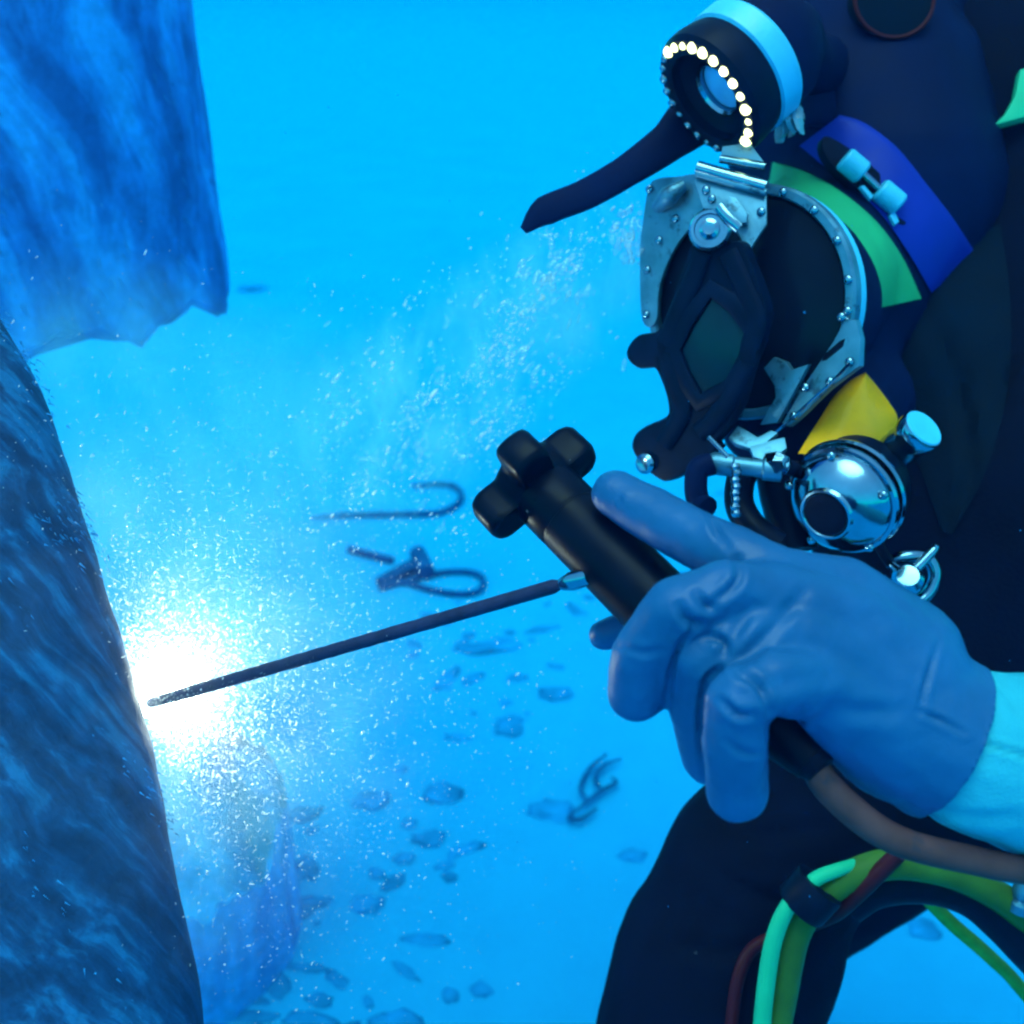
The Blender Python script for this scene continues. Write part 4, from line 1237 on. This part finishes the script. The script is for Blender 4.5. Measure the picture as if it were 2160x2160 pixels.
def make_debris():
    root = empty('bent_rod', ground(860, 1085), 'thin iron rod with a hooked end lying on the pale seabed', 'rod')
    pts = [(655, 1092), (720, 1086), (800, 1084), (870, 1083), (925, 1080), (962, 1064), (974, 1044), (960, 1026), (930, 1020), (870, 1024)]
    tube('rod', [ground(x, y, .016) for x, y in pts], [.004, .008, .010, .0105, .0105, .0105, .0105, .010, .009, .007], M['rusty'], root, n=10)
    root = empty('cable_sling', ground(900, 1220), 'wire sling loop with a metal clamp lying on the seabed', 'sling')
    loop = [(858, 1225), (905, 1212), (960, 1205), (1005, 1210), (1020, 1228), (1005, 1248), (960, 1252), (905, 1243), (850, 1228), (800, 1240)]
    tube('loop', [ground(x, y, .012) for x, y in loop], .0105, M['rusty'], root, n=10)
    a = ground(880, 1200, .05); b = ground(895, 1168, .05)
    tube('clamp', [ground(900, 1208, .03), ground(880, 1165, .04)], .028, M['rusty'], root, n=10, curve=False)
    tube('clamp', [ground(800, 1228, .02), ground(868, 1195, .02)], [.018, .026], M['rusty'], root, n=10, curve=False)
    root = empty('short_rod', ground(780, 1170), 'short straight iron rod lying beside the wire sling', 'rod')
    tube('rod', [ground(735, 1158, .014), ground(828, 1182, .014)], .013, M['rusty'], root, n=10, curve=False)
    # stones / clumps one can pick out
    spots = [(1165, 1710, .07, 'dark weedy stone beside the broken twig on the pale seabed'), (1950, 1962, .05, 'lone dark stone on the seabed under the yellow rope'), (530, 610, .16, 'dark rock beside the pile far out on the seabed'),
             (1015, 2090, .035, 'lone small dark stone on bare seabed in front of the pile'), (1172, 1465, .06, 'flat dark stone on the seabed beyond the glove fingertips'), (905, 1770, .05, 'dark stone on the seabed right of the hull'),
             (935, 1675, .07, 'broad dark clump on the seabed between hull and diver'), (1335, 1805, .04, 'small dark stone close beside the diver\'s leg'), (780, 1690, .06, 'dark clump on the seabed near the weld bubbles'),
             (1080, 1520, .04, 'narrow upright dark stone on open seabed'), (770, 1910, .05, 'faint grey stone near the foot of the pile')]
    for x, y, s, lab in spots:
        p = ground(x, y)
        dist = (p - CAMLOC).length
        bm = bmesh.new(); bmesh.ops.create_icosphere(bm, subdivisions=3, radius=1)
        sd = random.random() * 40
        ax = random.uniform(.8, 1.5)
        for v in bm.verts:
            q = v.co.copy()
            k = 1 + .45 * mnoise.noise(q * 1.6 + Vector((sd, 0, 0))) + .15 * mnoise.noise(q * 5 + Vector((0, sd, 0)))
            v.co = p + Vector((q.x * ax, q.y * .9, q.z * .30 + .06)) * s * .55 * k
        o = bm_obj('stone', bm, M['stone'], None)
        tag(o, lab, 'stone', 'loose stones on the seabed')
    tw = empty('twig', ground(1250, 1660), 'dark branching twig of dead weed lying on the seabed', 'twig')
    for pp in ([(1215, 1710), (1240, 1690), (1270, 1668), (1300, 1650), (1290, 1640)], [(1240, 1690), (1225, 1660), (1245, 1620), (1280, 1590)], [(1270, 1668), (1255, 1640), (1275, 1615), (1310, 1600)], [(1215, 1710), (1200, 1725), (1225, 1728), (1260, 1705)]):
        tube('branch', [ground(x, y, .02) for x, y in pp], [.003, .006, .0055, .003], M['weed'], tw, n=7)
    # scattered rubble and weed fragments
    verts, faces = [], []
    bm = bmesh.new(); bmesh.ops.create_icosphere(bm, subdivisions=2, radius=1)
    bv = [v.co.copy() for v in bm.verts]; bf = [[v.index for v in f.verts] for f in bm.faces]; bm.free()
    cnt = 0
    while cnt < 130:
        px = random.uniform(380, 1560); py = random.uniform(1040, 2300)
        p = ground(px, py)
        if mnoise.noise(Vector((p.x * 1.5, p.y * 1.1, 7.7))) < random.uniform(-.15, .45): continue
        s = random.uniform(.006, .020) * (1 + random.random() ** 4 * 1.5)
        sd = random.random() * 50; an = random.uniform(0, 6.3); el = random.uniform(.8, 3.2)
        b = len(verts)
        for q in bv:
            k = 1 + .5 * mnoise.noise(q * 1.5 + Vector((sd, 0, 0)))
            x, y, z = q.x * el * k, q.y * k, q.z * .16 * k
            verts.append(p + Vector((x * math.cos(an) - y * math.sin(an), x * math.sin(an) + y * math.cos(an), z + .03)) * s)
        faces += [[i + b for i in f] for f in bf]
        cnt += 1
    o = pydata('rubble', verts, faces, M['stone'])
    tag(o, 'scatter of small dark rubble and weed scraps over the seabed', 'rubble', kind='stuff')
make_debris()
